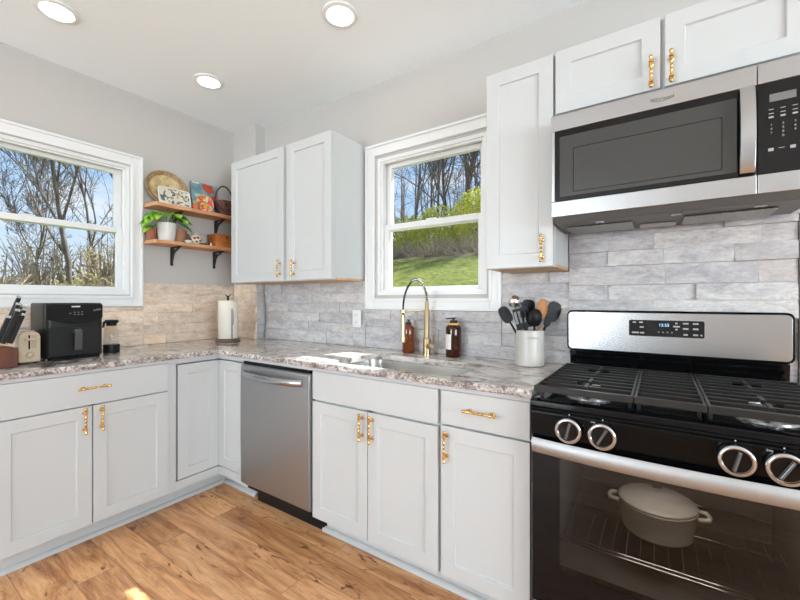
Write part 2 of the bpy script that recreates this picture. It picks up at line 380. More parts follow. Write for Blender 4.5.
def window(name, fn, o, casing_out, a_c):
    """fn(u, v, n) -> world, u along the wall, n positive into the room; o = opening; casing_out = (u0,u1,v0,v1)"""
    rt = root(name, fn((o[0] + o[1]) / 2, o[2], 0), None, None, kind='structure')
    def bx(mb, u0, u1, v0, v1, n0, n1): mb.box(u0, u1, v0, v1, n0, n1, fn=fn)
    def frame(mb, u0, u1, v0, v1, w, n0, n1, wb=None, wt=None):
        wb = w if wb is None else wb; wt = w if wt is None else wt
        bx(mb, u0, u0 + w, v0, v1, n0, n1); bx(mb, u1 - w, u1, v0, v1, n0, n1)
        bx(mb, u0 + w, u1 - w, v0, v0 + wb, n0, n1); bx(mb, u0 + w, u1 - w, v1 - wt, v1, n0, n1)
    c0, c1, c2, c3 = casing_out
    cs = MB(); w = .066
    frame(cs, c0, c1, c2, c3, w, .0005, .016, .068)
    frame(cs, c0, c1, c2, c3, .016, .016, .026)
    frame(cs, c0 + w - .014, c1 - w + .014, c2 + w - .014, c3 - w + .014, .02, .0005, .021)
    build('casing', cs, WHITE, rt, bevel=.003)
    jb = MB(); frame(jb, o[0], o[1], o[2], o[3], .022, -.145, .0)
    frame(jb, o[0] + .022, o[1] - .022, o[2] + .022, o[3] - .022, .012, -.03, -.012)
    bx(jb, o[0] + .022, o[1] - .022, o[3] - .036, o[3] - .022, -.145, -.118)
    build('jamb', jb, WHITE, rt, bevel=.002)
    a0, a1, b0, b1 = o[0] + .0225, o[1] - .0225, o[2] + .0225, o[3] - .0225
    mid = a_c; sw = .042
    for nm, v0, v1, n0, n1, wb, wt in (('lower_sash', b0, mid + .017, -.065, -.033, .03, .036), ('upper_sash', mid - .02, b1, -.1, -.068, .036, .03)):
        s = MB(); frame(s, a0, a1, v0, v1, sw, n0, n1, wb, wt)
        so_ = build(nm, s, WHITE, rt, bevel=.002)
        g = MB(); bx(g, a0 + sw - .004, a1 - sw + .004, v0 + wb - .004, v1 - wt + .004, (n0 + n1) / 2 - .002, (n0 + n1) / 2 + .002)
        build('glass_pane', g, PANE, so_)
    lk = MB(); um = (a0 + a1) / 2; bx(lk, um - .03, um + .03, mid + .0175, mid + .027, -.062, -.04)
    build('sash_lock', lk, WHITE, rt, bevel=.002)
    return rt
fB = lambda u, v, n: (u, -n, v)
fL = lambda u, v, n: (XL + n, u, v)
window('window_1', fL, OL, (-1.935, -.784, 1.183, 2.215), 1.70)
window('window_2', fB, OB, (1.331, 2.255, 1.165, 2.236), 1.70)
for nm, fn, o in (('window_3', lambda u, v, n: (u, YR + n, v), (0, 1.8, .45, 2.45)), ('window_4', lambda u, v, n: (XR - n, u, v), (-4.85, -1.55, .45, 2.45))):
    rt = root(nm, fn((o[0] + o[1]) / 2, o[2], 0), None, None, kind='structure')
    m = MB(); w = .07
    for q in ((o[0], o[0] + w, o[2], o[3]), (o[1] - w, o[1], o[2], o[3]), (o[0] + w, o[1] - w, o[2], o[2] + w), (o[0] + w, o[1] - w, o[3] - w, o[3]),
              (o[0] + (o[1] - o[0]) / 3 - .03, o[0] + (o[1] - o[0]) / 3 + .03, o[2] + w, o[3] - w), (o[0] + (o[1] - o[0]) * 2 / 3 - .03, o[0] + (o[1] - o[0]) * 2 / 3 + .03, o[2] + w, o[3] - w)):
        m.box(*q, -.12, -.02, fn=fn)
    build('frame', m, WHITE, rt)
    g = MB(); g.box(o[0] + w, o[1] - w, o[2] + w, o[3] - w, -.08, -.075, fn=fn); build('glass_pane', g, PANE, rt)

# stacked ledger stone: rows of split-face blocks, one skin per wall
def ledger(name, fn, areas, mat, seed, rowh=.068, wid=(.18, .44)):
    r = random.Random(seed); mb = MB()
    for (u0, u1, v0, v1) in areas:
        v = v0
        while v < v1 - .004:
            h = min(rowh * r.choice((.8, 1, 1, 1.25)), v1 - v)
            if v1 - v - h < .025: h = v1 - v
            u = u0 - r.uniform(0, .12)
            while u < u1 - .002:
                w = r.uniform(*wid); a, b = max(u, u0), min(u + w, u1); u += w
                if u1 - b < .05: b = u1; u = u1
                if b - a < .004: continue
                t = r.choice((.012, .016, .019, .023, .026)); nu, nv = max(2, int((b - a) / .03)), 3
                sl = r.uniform(-.003, .003); off = Vector((r.uniform(0, 99), r.uniform(0, 99), 0))
                g = []
                for j in range(nv + 1):
                    row = []
                    for i in range(nu + 1):
                        uu, vv = a + .0006 + (b - a - .0012) * i / nu, v + .0007 + (h - .0014) * j / nv
                        e = 0 if 0 < i < nu and 0 < j < nv else -.003
                        d = t + sl * (j / nv * 2 - 1) + .004 * noise.noise(Vector((uu * 22, vv * 30, 0)) + off) + e
                        row.append(mb.v(fn(uu, vv, max(.004, d))))
                    g.append(row)
                for j in range(nv):
                    for i in range(nu): mb.face([g[j][i], g[j][i + 1], g[j + 1][i + 1], g[j + 1][i]])
                rim = g[0] + [g[j][nu] for j in range(1, nv + 1)] + g[nv][:-1][::-1] + [g[j][0] for j in range(nv - 1, 0, -1)]
                bk = []
                for x in rim:
                    p = Vector(x.co); q = Vector(fn(0, 0, 0)); nn = Vector(fn(0, 0, 1)) - q
                    bk.append(mb.v(p - nn * ((p - q).dot(nn) - .0008)))
                for k in range(len(rim)): mb.face([rim[k], bk[k], bk[(k + 1) % len(rim)], rim[(k + 1) % len(rim)]])
                mb.face(bk)
            v += h
    o = build(name, mb, mat, smooth=50); tag(o, kind='structure'); return o
CT = .9146
ledger('wall_left_stone', fL, [(-.783, -.0885, CT, 1.347), (-1.66, -.783, CT, 1.182)], STONE_WARMLIT, 3)
ledger('wall_chase_stone', lambda u, v, n: (u, -.0875 - n, v), [(-.02, .274, CT, 1.352)], STONE_WARMLIT, 5)
ledger('wall_chase_return_stone', lambda u, v, n: (.255 + n, u, v), [(-.086, -.026, CT, 1.352)], STONE, 6)
ledger('wall_back_stone', fB, [(.28, 1.33, CT, 1.352), (1.33, 2.2555, CT, 1.1635), (2.2555, 2.588, CT, 1.362), (2.588, 3.369, .90, 1.542)], STONE, 11)
structure('trim_1', MB().box(3.3695, 3.3735, -.022, -.0005, .0, 1.545), M('edge_trim', (.12, .12, .12), .3, .8))

# ------------------------------------------------------------------ cabinets
fBK = lambda y: (lambda u, v, n: (u, y - n, v))        # back run, faces -y
fLF = lambda x: (lambda u, v, n: (x + n, u, v))        # left run, faces +x
def shaker(fn, u0, u1, v0, v1, t=.02, rail=.058, dep=.009):
    mb = MB()
    def ring(a0, a1, b0, b1, n): return [mb.v(fn(u, v, n)) for u, v in ((a0, b0), (a1, b0), (a1, b1), (a0, b1))]
    B = ring(u0, u1, v0, v1, 0); F = ring(u0, u1, v0, v1, t); I = ring(u0 + rail, u1 - rail, v0 + rail, v1 - rail, t)
    J = ring(u0 + rail + .003, u1 - rail - .003, v0 + rail + .003, v1 - rail - .003, t - dep)
    mb.face(B[::-1]); mb.face(J)
    for a, b in ((B, F), (F, I), (I, J)):
        for k in range(4): mb.face([a[k], a[(k + 1) % 4], b[(k + 1) % 4], b[k]])
    return mb
def slab(fn, u0, u1, v0, v1, t=.02): return MB().box(u0, u1, v0, v1, 0, t, fn=fn)
def pull(parent, fn, u, v, vert, L=.128):
    """knobbly gold bar pull on two posts"""
    mb = MB(); st = .026; h = L / 2
    dv = (0, 1) if vert else (1, 0)
    P = lambda s, n: Vector(fn(u + dv[0] * s, v + dv[1] * s, n))
    ax = (P(1, 0) - P(0, 0)).normalized()
    pr = [(0, -h), (.004, -h + .0005), (.0066, -h + .004), (.0066, -h + .009), (.0042, -h + .013), (.0042, -h + .018), (.0075, -h + .021), (.0075, -h + .026), (.0045, -h + .029),
          (.0042, -.020), (.0060, -.016), (.0042, -.012), (.0042, -.004), (.0064, 0)]
    pr = pr + [(r, -z) for r, z in pr[:-1][::-1]]
    mb.lathe(pr, P(0, st), ax, 10)
    out = (P(0, 1) - P(0, 0)).normalized()
    for s in (-h + .0235, h - .0235):
        mb.lathe([(.0085, 0), (.0085, .003), (.0045, .006), (.0040, .018), (.0055, st - .002), (.004, st + .002)], P(s, .0004), out, 10)
    return build('handle', mb, BRASS, parent, smooth=40)
def carcass(x0, x1, y0, y1, z0, z1, front, parent, mat=CAB, top=True, t=.016):
    mb = MB(); mb.box(x0, x1, y0, y1, z0, z0 + t)
    if top: mb.box(x0, x1, y0, y1, z1 - t, z1)
    if front == 'y':
        mb.box(x0, x0 + t, y0, y1, z0 + t, z1 - t * top); mb.box(x1 - t, x1, y0, y1, z0 + t, z1 - t * top); mb.box(x0 + t, x1 - t, y1 - .006, y1, z0 + t, z1 - t * top)
    else:
        mb.box(x0, x1, y0, y0 + t, z0 + t, z1 - t * top); mb.box(x0, x1, y1 - t, y1, z0 + t, z1 - t * top); mb.box(x0, x0 + .006, y0 + t, y1 - t, z0 + t, z1 - t * top)
    return build('body', mb, mat, parent, bevel=.001)
def face_frame(fn, u0, u1, v0, v1, parent, rails=(), stiles=(), w=.038, t=.018, mat=CAB):
    mb = MB(); mb.box(u0, u0 + w, v0, v1, -t, 0, fn=fn); mb.box(u1 - w, u1, v0, v1, -t, 0, fn=fn)
    mb.box(u0 + w, u1 - w, v1 - w, v1, -t, 0, fn=fn); mb.box(u0 + w, u1 - w, v0, v0 + w, -t, 0, fn=fn)
    for r in rails: mb.box(u0 + w, u1 - w, r - w / 2, r + w / 2, -t, 0, fn=fn)
    for s in stiles: mb.box(s - w / 2, s + w / 2, v0 + w, v1 - w, -t, 0, fn=fn)
    return build('face_frame', mb, mat, parent, bevel=.001)

ZB, ZT = .114, .8775
# left base cabinet
fl = fLF(.61)
c = root('base_cabinet', (.3, -1.27, 0), 'white base cabinet with one wide drawer over two doors under the left window', 'cabinet')
carcass(XL + .002, .592, -1.632, -.902, ZB, ZT, 'x', c)
face_frame(fl, -1.632, -.879, ZB, ZT, c, (.708,), (-1.276,))
d = build('drawer', slab(fl, -1.622, -.925, .713, .866), CAB, c, bevel=.002); pull(d, fLF(.63), -1.274, .797, False, .136)
d = build('door', shaker(fl, -1.622, -1.2795, .124, .706), CAB, c, bevel=.0015); pull(d, fLF(.63), -1.311, .640, True)
d = build('door', shaker(fl, -1.2745, -.925, .124, .706), CAB, c, bevel=.0015); pull(d, fLF(.63), -1.243, .640, True)
build('toe_kick', MB().box(.488, .505, -1.632, -.879, .0, ZB - .001), CAB, c)
# corner cabinet with folding door
c = root('corner_base_cabinet', (.3, -.3, 0), 'white corner base cabinet with folding two-leaf door beside the dishwasher', 'cabinet')
mb = MB(); mb.box(XL + .002, .592, -.878, -.004 - .09, ZB, ZB + .016); mb.box(.592, .893, -.592, -.004, ZB, ZB + .016)
mb.box(XL + .002, .592, -.878, -.872, ZB + .016, ZT); mb.box(.877, .893, -.592, -.004, ZB + .016, ZT); mb.box(XL + .002, XL + .01, -.862, -.094, ZB + .016, ZT); mb.box(.27, .877, -.012, -.004, ZB + .016, ZT)
build('body', mb, CAB, c, bevel=.001)
mb = MB(); fb = fBK(-.61)
mb.box(-.8785, -.61, ZB, .166, -.018, 0, fn=fl); mb.box(-.8785, -.61, .852, ZT, -.018, 0, fn=fl)
mb.box(-.8785, -.873, .166, .852, -.018, 0, fn=fl); mb.box(.61, .893, ZB, .166, -.018, 0, fn=fb); mb.box(.61, .893, .852, ZT, -.018, 0, fn=fb)
build('face_frame', mb, CAB, c, bevel=.001)
build('door', shaker(fLF(.594), -.865, -.6125, .172, .846, .02), CAB, c, bevel=.0015)
build('door', shaker(fBK(-.594), .6145, .890, .172, .846, .02), CAB, c, bevel=.0015)
mb = MB(); mb.box(.488, .505, -.8785, -.505, 0, ZB - .001); mb.box(.505, .86, -.505, -.49, 0, ZB - .001); build('toe_kick', mb, CAB, c)
# sink base
c = root('sink_base_cabinet', (1.84, -.3, 0), 'white sink base cabinet with a false drawer front over two doors', 'cabinet')
carcass(1.481, 2.209, -.592, -.004, ZB, ZT, 'y', c, top=False)
fb = fBK(-.61)
face_frame(fb, 1.481, 2.2095, ZB, ZT, c, (.716,), (1.841,))
build('drawer_front', slab(fb, 1.4835, 2.203, .724, .866), CAB, c, bevel=.002)
d = build('door', shaker(fb, 1.4835, 1.8385, .124, .714), CAB, c, bevel=.0015); pull(d, fBK(-.63), 1.812, .645, True)
d = build('door', shaker(fb, 1.8425, 2.203, .124, .714), CAB, c, bevel=.0015); pull(d, fBK(-.63), 1.870, .643, True)
build('toe_kick', MB().box(1.481, 2.2095, -.522, -.505, 0, ZB - .001), CAB, c)
# drawer base
c = root('drawer_base_cabinet', (2.4, -.3, 0), 'narrow white base cabinet with drawer and single door beside the range', 'cabinet')
carcass(2.211, 2.573, -.592, -.004, ZB, ZT, 'y', c)
face_frame(fb, 2.2105, 2.573, ZB, ZT, c, (.725,))
d = build('drawer', slab(fb, 2.219, 2.5695, .732, .866), CAB, c, bevel=.002); pull(d, fBK(-.63), 2.389, .802, False, .136)
d = build('door', shaker(fb, 2.219, 2.5695, .124, .724), CAB, c, bevel=.0015); pull(d, fBK(-.63), 2.245, .648, True)
build('toe_kick', MB().box(2.2105, 2.573, -.522, -.505, 0, ZB - .001), CAB, c)
# shoe moulding
def quarter(fn, a, b, r=.02):
    poly = [(0, 0)] + [(r * math.cos(k * PI / 10), r * 1.05 * math.sin(k * PI / 10)) for k in range(6)]
    return MB().prism(poly, fn, a, b)
structure('baseboard_left', quarter(lambda u, w, s: (.5055 + u, s, w + .0005), -1.632, -.506), CAB)
structure('baseboard_corner', quarter(lambda u, w, s: (s, -.5055 - u, w + .0005), .527, .86), CAB)
structure('baseboard_back', quarter(lambda u, w, s: (s, -.5225 - u, w + .0005), 1.462, 2.573), CAB)

# upper cabinets
ZU0, ZU1 = 1.351, 2.250
def upper(name, loc, x0, x1, z0, z1, label):
    c = root(name, loc, label, 'cabinet'); mb = MB(); y0, y1, t = -.287, -.003, .016
    mb.box(x0, x0 + t, y0, y1, z0 + .0125, z1); mb.box(x1 - t, x1, y0, y1, z0 + .0125, z1); mb.box(x0 + t, x1 - t, y0, y1, z1 - t, z1)
    build('body', mb, CAB, c, bevel=.001)
    build('underside', MB().box(x0 + .001, x1 - .001, y0, y1, z0, z0 + .012), CABIN, c)
    return c
fu = fBK(-.305)
c = upper('wall_cabinet', (.59, -.15, ZU0), .292, .9, ZU0, ZU1, 'wide white wall cabinet with one door, nearest the wooden shelves')
face_frame(fu, .292, .9, ZU0, ZU1, c)
d = build('door', shaker(fu, .294, .882, ZU0 + .004, ZU1 - .004), CAB, c, bevel=.0015); pull(d, fBK(-.325), .852, 1.437, True, .118)
c = upper('wall_cabinet', (1.11, -.15, ZU0), .9008, 1.317, ZU0, ZU1, 'narrower white wall cabinet with one door, left of the sink window')
face_frame(fu, .9008, 1.317, ZU0, ZU1, c)
d = build('door', shaker(fu, .919, 1.3165, ZU0 + .004, ZU1 - .004), CAB, c, bevel=.0015); pull(d, fBK(-.325), .990, 1.431, True, .118)
c = upper('wall_cabinet', (2.435, -.15, 1.366), 2.289, 2.5835, 1.366, ZU1, 'tall narrow white wall cabinet between sink window and microwave')
face_frame(fu, 2.289, 2.5835, 1.366, ZU1, c)
d = build('door', shaker(fu, 2.291, 2.580, 1.368, ZU1 - .003), CAB, c, bevel=.0015); pull(d, fBK(-.325), 2.537, 1.443, True, .118)
c = upper('wall_cabinet', (2.96, -.15, 1.985), 2.5845, 3.3385, 1.985, ZU1, 'short white two-door wall cabinet above the microwave')
face_frame(fu, 2.5845, 3.3385, 1.985, ZU1, c, (), (2.9555,))
d = build('door', shaker(fu, 2.590, 2.949, 1.994, ZU1 + .001), CAB, c, bevel=.0015); pull(d, fBK(-.325), 2.921, 2.050, True, .118)
d = build('door', shaker(fu, 2.962, 3.335, 1.994, ZU1 + .001), CAB, c, bevel=.0015); pull(d, fBK(-.325), 2.981, 2.050, True, .118)

# ------------------------------------------------------------------ countertop with sink cut-out
def rrect(x0, x1, y0, y1, r, k=6):
    P = []
    for cx, cy, a in ((x1 - r, y1 - r, 0), (x0 + r, y1 - r, 90), (x0 + r, y0 + r, 180), (x1 - r, y0 + r, 270)):
        for i in range(k + 1):
            t = math.radians(a + 90 * i / k); P.append((cx + r * math.cos(t), cy + r * math.sin(t)))
    return P
def counter():
    r = random.Random(4); mb = MB(); bm = mb.bm
    pts = []
    def seg(a, b, rough, step=.012):
        n = max(1, int(math.dist(a, b) / step)) if rough else 1
        for i in range(n): pts.append((a[0] + (b[0] - a[0]) * i / n, a[1] + (b[1] - a[1]) * i / n, rough))
    C = [(XL + .001, -.0885), (XL + .001, -1.66), (.645, -1.66), (.645, -.645), (2.579, -.645), (2.579, -.001), (.256, -.001), (.256, -.0885)]
    ro = [0, 1, 1, 1, 0, 0, 0, 0]
    for i in range(8): seg(C[i], C[(i + 1) % 8], ro[i])
    levels = [(.914, -.004), (.911, 0), (.904, .002), (.897, .001), (.890, .0), (.8855, -.005)]
    loops = []
    nrm = []
    n = len(pts)
    for i in range(n):
        a, b = Vector(pts[i - 1][:2]), Vector(pts[(i + 1) % n][:2]); t = (b - a).normalized(); nrm.append(Vector((t.y, -t.x)))
    for li, (z, o) in enumerate(levels):
        L = []
        for i, (x, y, rough) in enumerate(pts):
            d = 0
            if rough: d = o + .0075 * noise.noise(Vector((x * 30, y * 30, z * 70))) + .003 * noise.noise(Vector((x * 90, y * 90, z * 160)))
            if li == 0: d *= .8
            L.append(mb.v((x + nrm[i].x * d, y + nrm[i].y * d, z)))
        loops.append(L)
    mb.mi = 1
    for a, b in zip(loops, loops[1:]):
        for i in range(n): mb.face([a[i], b[i], b[(i + 1) % n], a[(i + 1) % n]])
    mb.mi = 0
    hole = rrect(1.565, 2.262, -.585, -.228, .07); ht = [mb.v((x, y, .914)) for x, y in hole]; hb = [mb.v((x, y, .8855)) for x, y in hole]
    m = len(hole)
    for i in range(m): mb.face([ht[i], ht[(i + 1) % m], hb[(i + 1) % m], hb[i]])
    for outer, inner in ((loops[0], ht), (loops[-1], hb)):
        es = [bm.edges.get((outer[i], outer[(i + 1) % n])) for i in range(n)] + [bm.edges.get((inner[i], inner[(i + 1) % m])) for i in range(m)]
        bmesh.ops.triangle_fill(bm, edges=[e for e in es if e], use_beauty=True)
    return mb
ct = root('countertop', (.6, -.6, .8855), 'speckled grey and cream granite countertop with rough chipped edge', 'countertop')
build('slab', counter(), [GRAN, GRANE], ct, smooth=28)
mb = MB(); mb.box(.60, .632, -1.65, -.632, .8685, .885); mb.box(.632, 2.576, -.632, -.60, .8685, .885)
build('build_up_strip', mb, GREYBOARD, ct)

# sink
sk = root('kitchen_sink', (1.9, -.425, .68), 'stainless steel undermount sink set in the granite below the window', 'sink')
mb = MB(); L0 = None; prev = None
for (gx, z) in ((.012, .8848), (.004, .8848), (.004, .881), (-.002, .86), (-.006, .72), (-.03, .69), (-.07, .682)):
    P = rrect(1.565 - gx, 2.262 + gx, -.585 - gx, -.228 + gx, .07 + min(gx, 0) * .3)
    ring = [mb.v((x, y, z)) for x, y in P]
    if prev: 
        for i in range(len(ring)): mb.face([prev[i], prev[(i + 1) % len(ring)], ring[(i + 1) % len(ring)], ring[i]])
    prev = ring
mb.face(prev)
b_ = build('basin', mb, SINKM, sk, smooth=40, recalc=True)
build('drain', MB().lathe([(.045, 0), (.045, .002), (.03, .003), (.028, .001), (0, .001)], (1.9, -.42, .6825)), CHROME, sk, smooth=40)

# dishwasher
dw = root('dishwasher', (1.187, -.3, 0), 'stainless steel dishwasher between the corner cabinet and sink base', 'dishwasher')
box1('body', BLKM, dw, .900, 1.474, -.60, -.02, .10, .872)
mb = MB(); n = 10
for i in range(n):
    pass
prof = [(-.601, .148), (-.640, .148), (-.646, .158), (-.650, .45), (-.648, .80), (-.645, .842), (-.636, .849), (-.601, .849)]
mb.prism(prof, lambda u, w, s: (s, u, w), .8985, 1.4765)
build('door', mb, STEELD, dw, smooth=30, bevel=.002)
box1('control_strip', BLKG, dw, .905, 1.472, -.632, -.601, .8495, .867)
mb = MB(); hp = [(0.945 + (1.43 - .945) * i / 16, -.648 - .045 * math.sin(PI * i / 16) ** .6, .800) for i in range(17)]
for i, (x, y, z) in enumerate(hp):
    pass
mb.tube(hp, [.0195] * 17, 12); build('handle', mb, STEEL, dw, smooth=60)
for s in (.99, 1.02, 1.05, 1.28, 1.31, 1.34, 1.37): box1('button', PRINT, dw, s, s + .012, -.624, -.616, .8672, .8678, 0)
box1('toe_panel', BLKM, dw, .905, 1.470, -.535, -.51, .0, .098)

# ------------------------------------------------------------------ range
RX0, RX1 = 2.588, 3.350
rg = root('gas_range', (2.969, -.33, 0), 'black and stainless steel gas range with dutch oven behind its glass door', 'range')
mb = MB(); t = .02
mb.box(RX0, RX0 + .03, -.64, -.03, .02, .875); mb.box(RX1 - .03, RX1, -.64, -.03, .02, .875); mb.box(RX0 + .03, RX1 - .03, -.05, -.03, .02, .875)
mb.box(RX0 + .03, RX1 - .03, -.64, -.05, .02, .24); mb.box(RX0 + .03, RX1 - .03, -.64, -.05, .785, .875)
build('body', mb, BLK, rg, bevel=.002)
mb = MB(); x0, x1 = RX0 + .0305, RX1 - .0305
mb.box(x0, x0 + .03, -.635, -.055, .2405, .784); mb.box(x1 - .03, x1, -.635, -.055, .2405, .784); mb.box(x0 + .03, x1 - .03, -.07, -.055, .2405, .784)
mb.box(x0 + .03, x1 - .03, -.635, -.07, .2405, .26); mb.box(x0 + .03, x1 - .03, -.635, -.07, .765, .784)
build('oven_cavity', mb, OVENIN, rg)
z = .417; a0, a1 = x0 + .032, x1 - .032; mb = MB()
for y in (-.615, -.595, -.345, -.09): mb.tube([(a0, y, z), (a1, y, z)], .0036, 6)
for i in range(17):
    x = a0 + .02 + (a1 - a0 - .04) * i / 16; mb.tube([(x, -.615, z), (x, -.09, z)], .0022, 5)
build('oven_rack', mb, CHROME, rg, smooth=60)
for z in (.33, .50, .585):
    mb = MB(); mb.tube([(a0, -.079, z), (a1, -.079, z)], .006, 6); build('cavity_ridge', mb, OVENIN, rg, smooth=60)
ol = bpy.data.lights.new('oven_lamp', 'AREA'); ol.size = .3; ol.size_y = .12; ol.shape = 'RECTANGLE'; ol.energy = 3.6; ol.color = (1, .96, .9)
oo = bpy.data.objects.new('oven_lamp', ol); COL.objects.link(oo); oo.parent = rg; oo.location = Vector((2.969, -.57, .755)) - ORG[rg]; oo.rotation_euler = (math.radians(28), 0, 0)
# cooktop
mb = MB(); poly = [(-.03, .8755), (-.03, .913), (-.10, .913), (-.105, .894), (-.63, .894), (-.64, .899), (-.676, .900), (-.692, .893), (-.694, .8755)]
mb.prism(poly, lambda u, w, s: (s, u, w), RX0 - .001, RX1 + .001); build('cooktop', mb, BLKG, rg, bevel=.002)
mb = MB(); poly = [(-.6405, .875), (-.690, .875), (-.697, .868), (-.690, .861), (-.693, .857), (-.688, .780), (-.6405, .780)]
mb.prism(poly, lambda u, w, s: (s, u, w), RX0, RX1); cp = build('control_panel', mb, BLK, rg, bevel=.002)
for kx in (2.709, 2.803, 3.108, 3.199):
    ky, kz = -.6925, .818
    kb = build('knob', MB().lathe([(.030, 0), (.034, .004), (.034, .016), (.030, .018), (.029, .024), (.0, .025)], (kx, ky, kz), (0, -1, 0), 28), BLKG, rg, smooth=40)
    build('chrome_ring', MB().lathe([(.0335, .004), (.0385, .004), (.040, .010), (.0395, .024), (.0355, .029), (.031, .0285), (.0345, .018)], (kx, ky, kz), (0, -1, 0), 32), RING, kb, smooth=60)
    gm = MB(); q = Matrix.Rotation(R.choice((.5, .25)), 4, 'Y')
    gm.hexa([Vector((kx, ky, kz)) + q @ Vector(p) for p in ((-.005, -.0255, -.027), (.005, -.0255, -.027), (.005, -.0255, .027), (-.005, -.0255, .027), (-.003, -.036, -.024), (.003, -.036, -.024), (.003, -.036, .024), (-.003, -.036, .024))])
    build('grip', gm, M('knob_grip', (.10, .10, .10), .15), kb, bevel=.0015)
    box1('marker', PRINT, cp, kx - .0015, kx + .0015, -.694, -.6925, .8615, .8645, 0)
for kx in (2.756, 3.153):
    mb = MB(); fnp = lambda u, w, n: (u, -.6915 - n, w)
    mb.box(kx - .016, kx + .012, .8515, .8528, 0, .0006, fn=fnp); build('print_mark', mb, PRINT, cp)
    text_mesh('lettering', 'Lite', .008, lambda x, y, z, k=kx: (k + .02 + x, -.6922 - z, .852 + y), PRINT, cp)
# oven door
dr = build('oven_door', MB(), BLKG, rg)
dr.data.clear_geometry() if False else None
mb = MB(); D0, D1 = -.642, -.672
gx0, gx1, gz0, gz1 = RX0 + .083, RX1 - .083, .345, .712
for q in ((RX0 + .002, gx0, .222, .772), (gx1, RX1 - .002, .222, .772), (gx0, gx1, .222, gz0), (gx0, gx1, gz1, .772)): mb.box(q[0], q[1], D1, D0, q[2], q[3])
me = dr.data; bmesh.ops.recalc_face_normals(mb.bm, faces=mb.bm.faces[:]); mb.bm.to_mesh(me); mb.bm.free(); me.transform(Matrix.Translation(-ORG[rg]))
build('door_glass', MB().box(gx0 + .0005, gx1 - .0005, D1 + .001, D1 + .006, gz0 + .0005, gz1 - .0005), OVENGLASS, dr)
mb = MB(); n = 20; A = []
for i in range(n + 1):
    u = i / n; x = RX0 + .004 + (RX1 - RX0 - .008) * u; y = -.690 - .026 * math.sin(PI * u) ** .8; zt, zb = .770, .722
    A.append([mb.v(p) for p in ((x, y + .012, zb + .003), (x, y + .002, zb), (x, y - .005, zb + .012), (x, y - .005, zt - .012), (x, y + .002, zt), (x, y + .012, zt - .003))])
for a, b in zip(A, A[1:]):
    for k in range(6): mb.face([a[k], a[(k + 1) % 6], b[(k + 1) % 6], b[k]])
mb.face(A[0]); mb.face(A[-1][::-1])
for x in (RX0 + .02, RX1 - .05): mb.box(x, x + .03, -.681, -.6725, .735, .757)
build('handle', mb, M('satin_steel', (.44, .445, .45), .5, 1), dr, smooth=45)
dw_ = build('drawer', MB().box(RX0 + .002, RX1 - .002, -.668, -.642, .06, .214), BLKG, rg, bevel=.003)
build('handle', MB().box(RX0 + .012, RX1 - .012, -.69, -.6685, .19, .212), STEEL, dw_, bevel=.006)
for x in (RX0 + .04, RX1 - .06):
    for y in (-.6, -.1): build('foot', MB().lathe([(.015, 0), (.015, .0195)], (x, y, 0)), BLKM, rg)
# grates
GZ = .943
def grate(xa, xb, hubs):
    mb = MB(); yb, yf = -.155, -.668; w = .008
    mb.box(xa, xb, yf - .02, yf, GZ - .020, GZ); mb.box(xa, xb, yb, yb + .014, GZ - .018, GZ)
    mb.box(xa, xa + w, yf, yb, GZ - .016, GZ - .001); mb.box(xb - w, xb, yf, yb, GZ - .016, GZ - .001)
    ny = 9
    for i in range(1, ny):
        y = yf + (yb - yf) * i / ny
        cuts = [(hx, r) for hx, hy, r in hubs if abs(y - hy) < r * .9]
        segs = [(xa + w, xb - w)]
        for hx, r in cuts:
            hy = [h[1] for h in hubs if abs(y - h[1]) < h[2] * .9][0]
            half = math.sqrt(max(.0001, (r * .75) ** 2 - (y - hy) ** 2))
            segs = [(xa + w, hx - half), (hx + half, xb - w)]
        for a, b in segs: mb.box(a, b, y - .0048, y + .0048, GZ - .013, GZ)
    for hx, hy, r in hubs:
        if r < .2: mb.box(hx - .006, hx + .006, hy - r - .03, hy - r * .35, GZ - .012, GZ + .0005); mb.box(hx - .006, hx + .006, hy + r * .35, hy + r + .03, GZ - .012, GZ + .0005)
    for x in (xa + .004, xb - .018):
        for y in (yf + .045, yb - .004): mb.box(x, x + .010, y, y + .012, .8945, GZ - .016)
    return build('grate', mb, IRON, rg, bevel=.002)
HUB = [(2.745, -.545), (2.745, -.27), (2.968, -.40), (3.190, -.545), (3.190, -.27)]
grate(2.598, 2.882, [(*HUB[0], .05), (*HUB[1], .05)])
grate(2.884, 3.052, [])
grate(3.054, 3.340, [(*HUB[3], .05), (*HUB[4], .05)])
for hx, hy in HUB:
    b_ = build('burner', MB().lathe([(.072, 0), (.070, .006), (.050, .010), (.040, .012), (.038, .022), (0, .022)], (hx, hy, .8943)), STEEL, rg, smooth=40)
    build('burner_cap', MB().lathe([(.034, 0), (.036, .002), (.034, .007), (.0, .008)], (hx, hy, .9166)), IRON, b_, smooth=40)
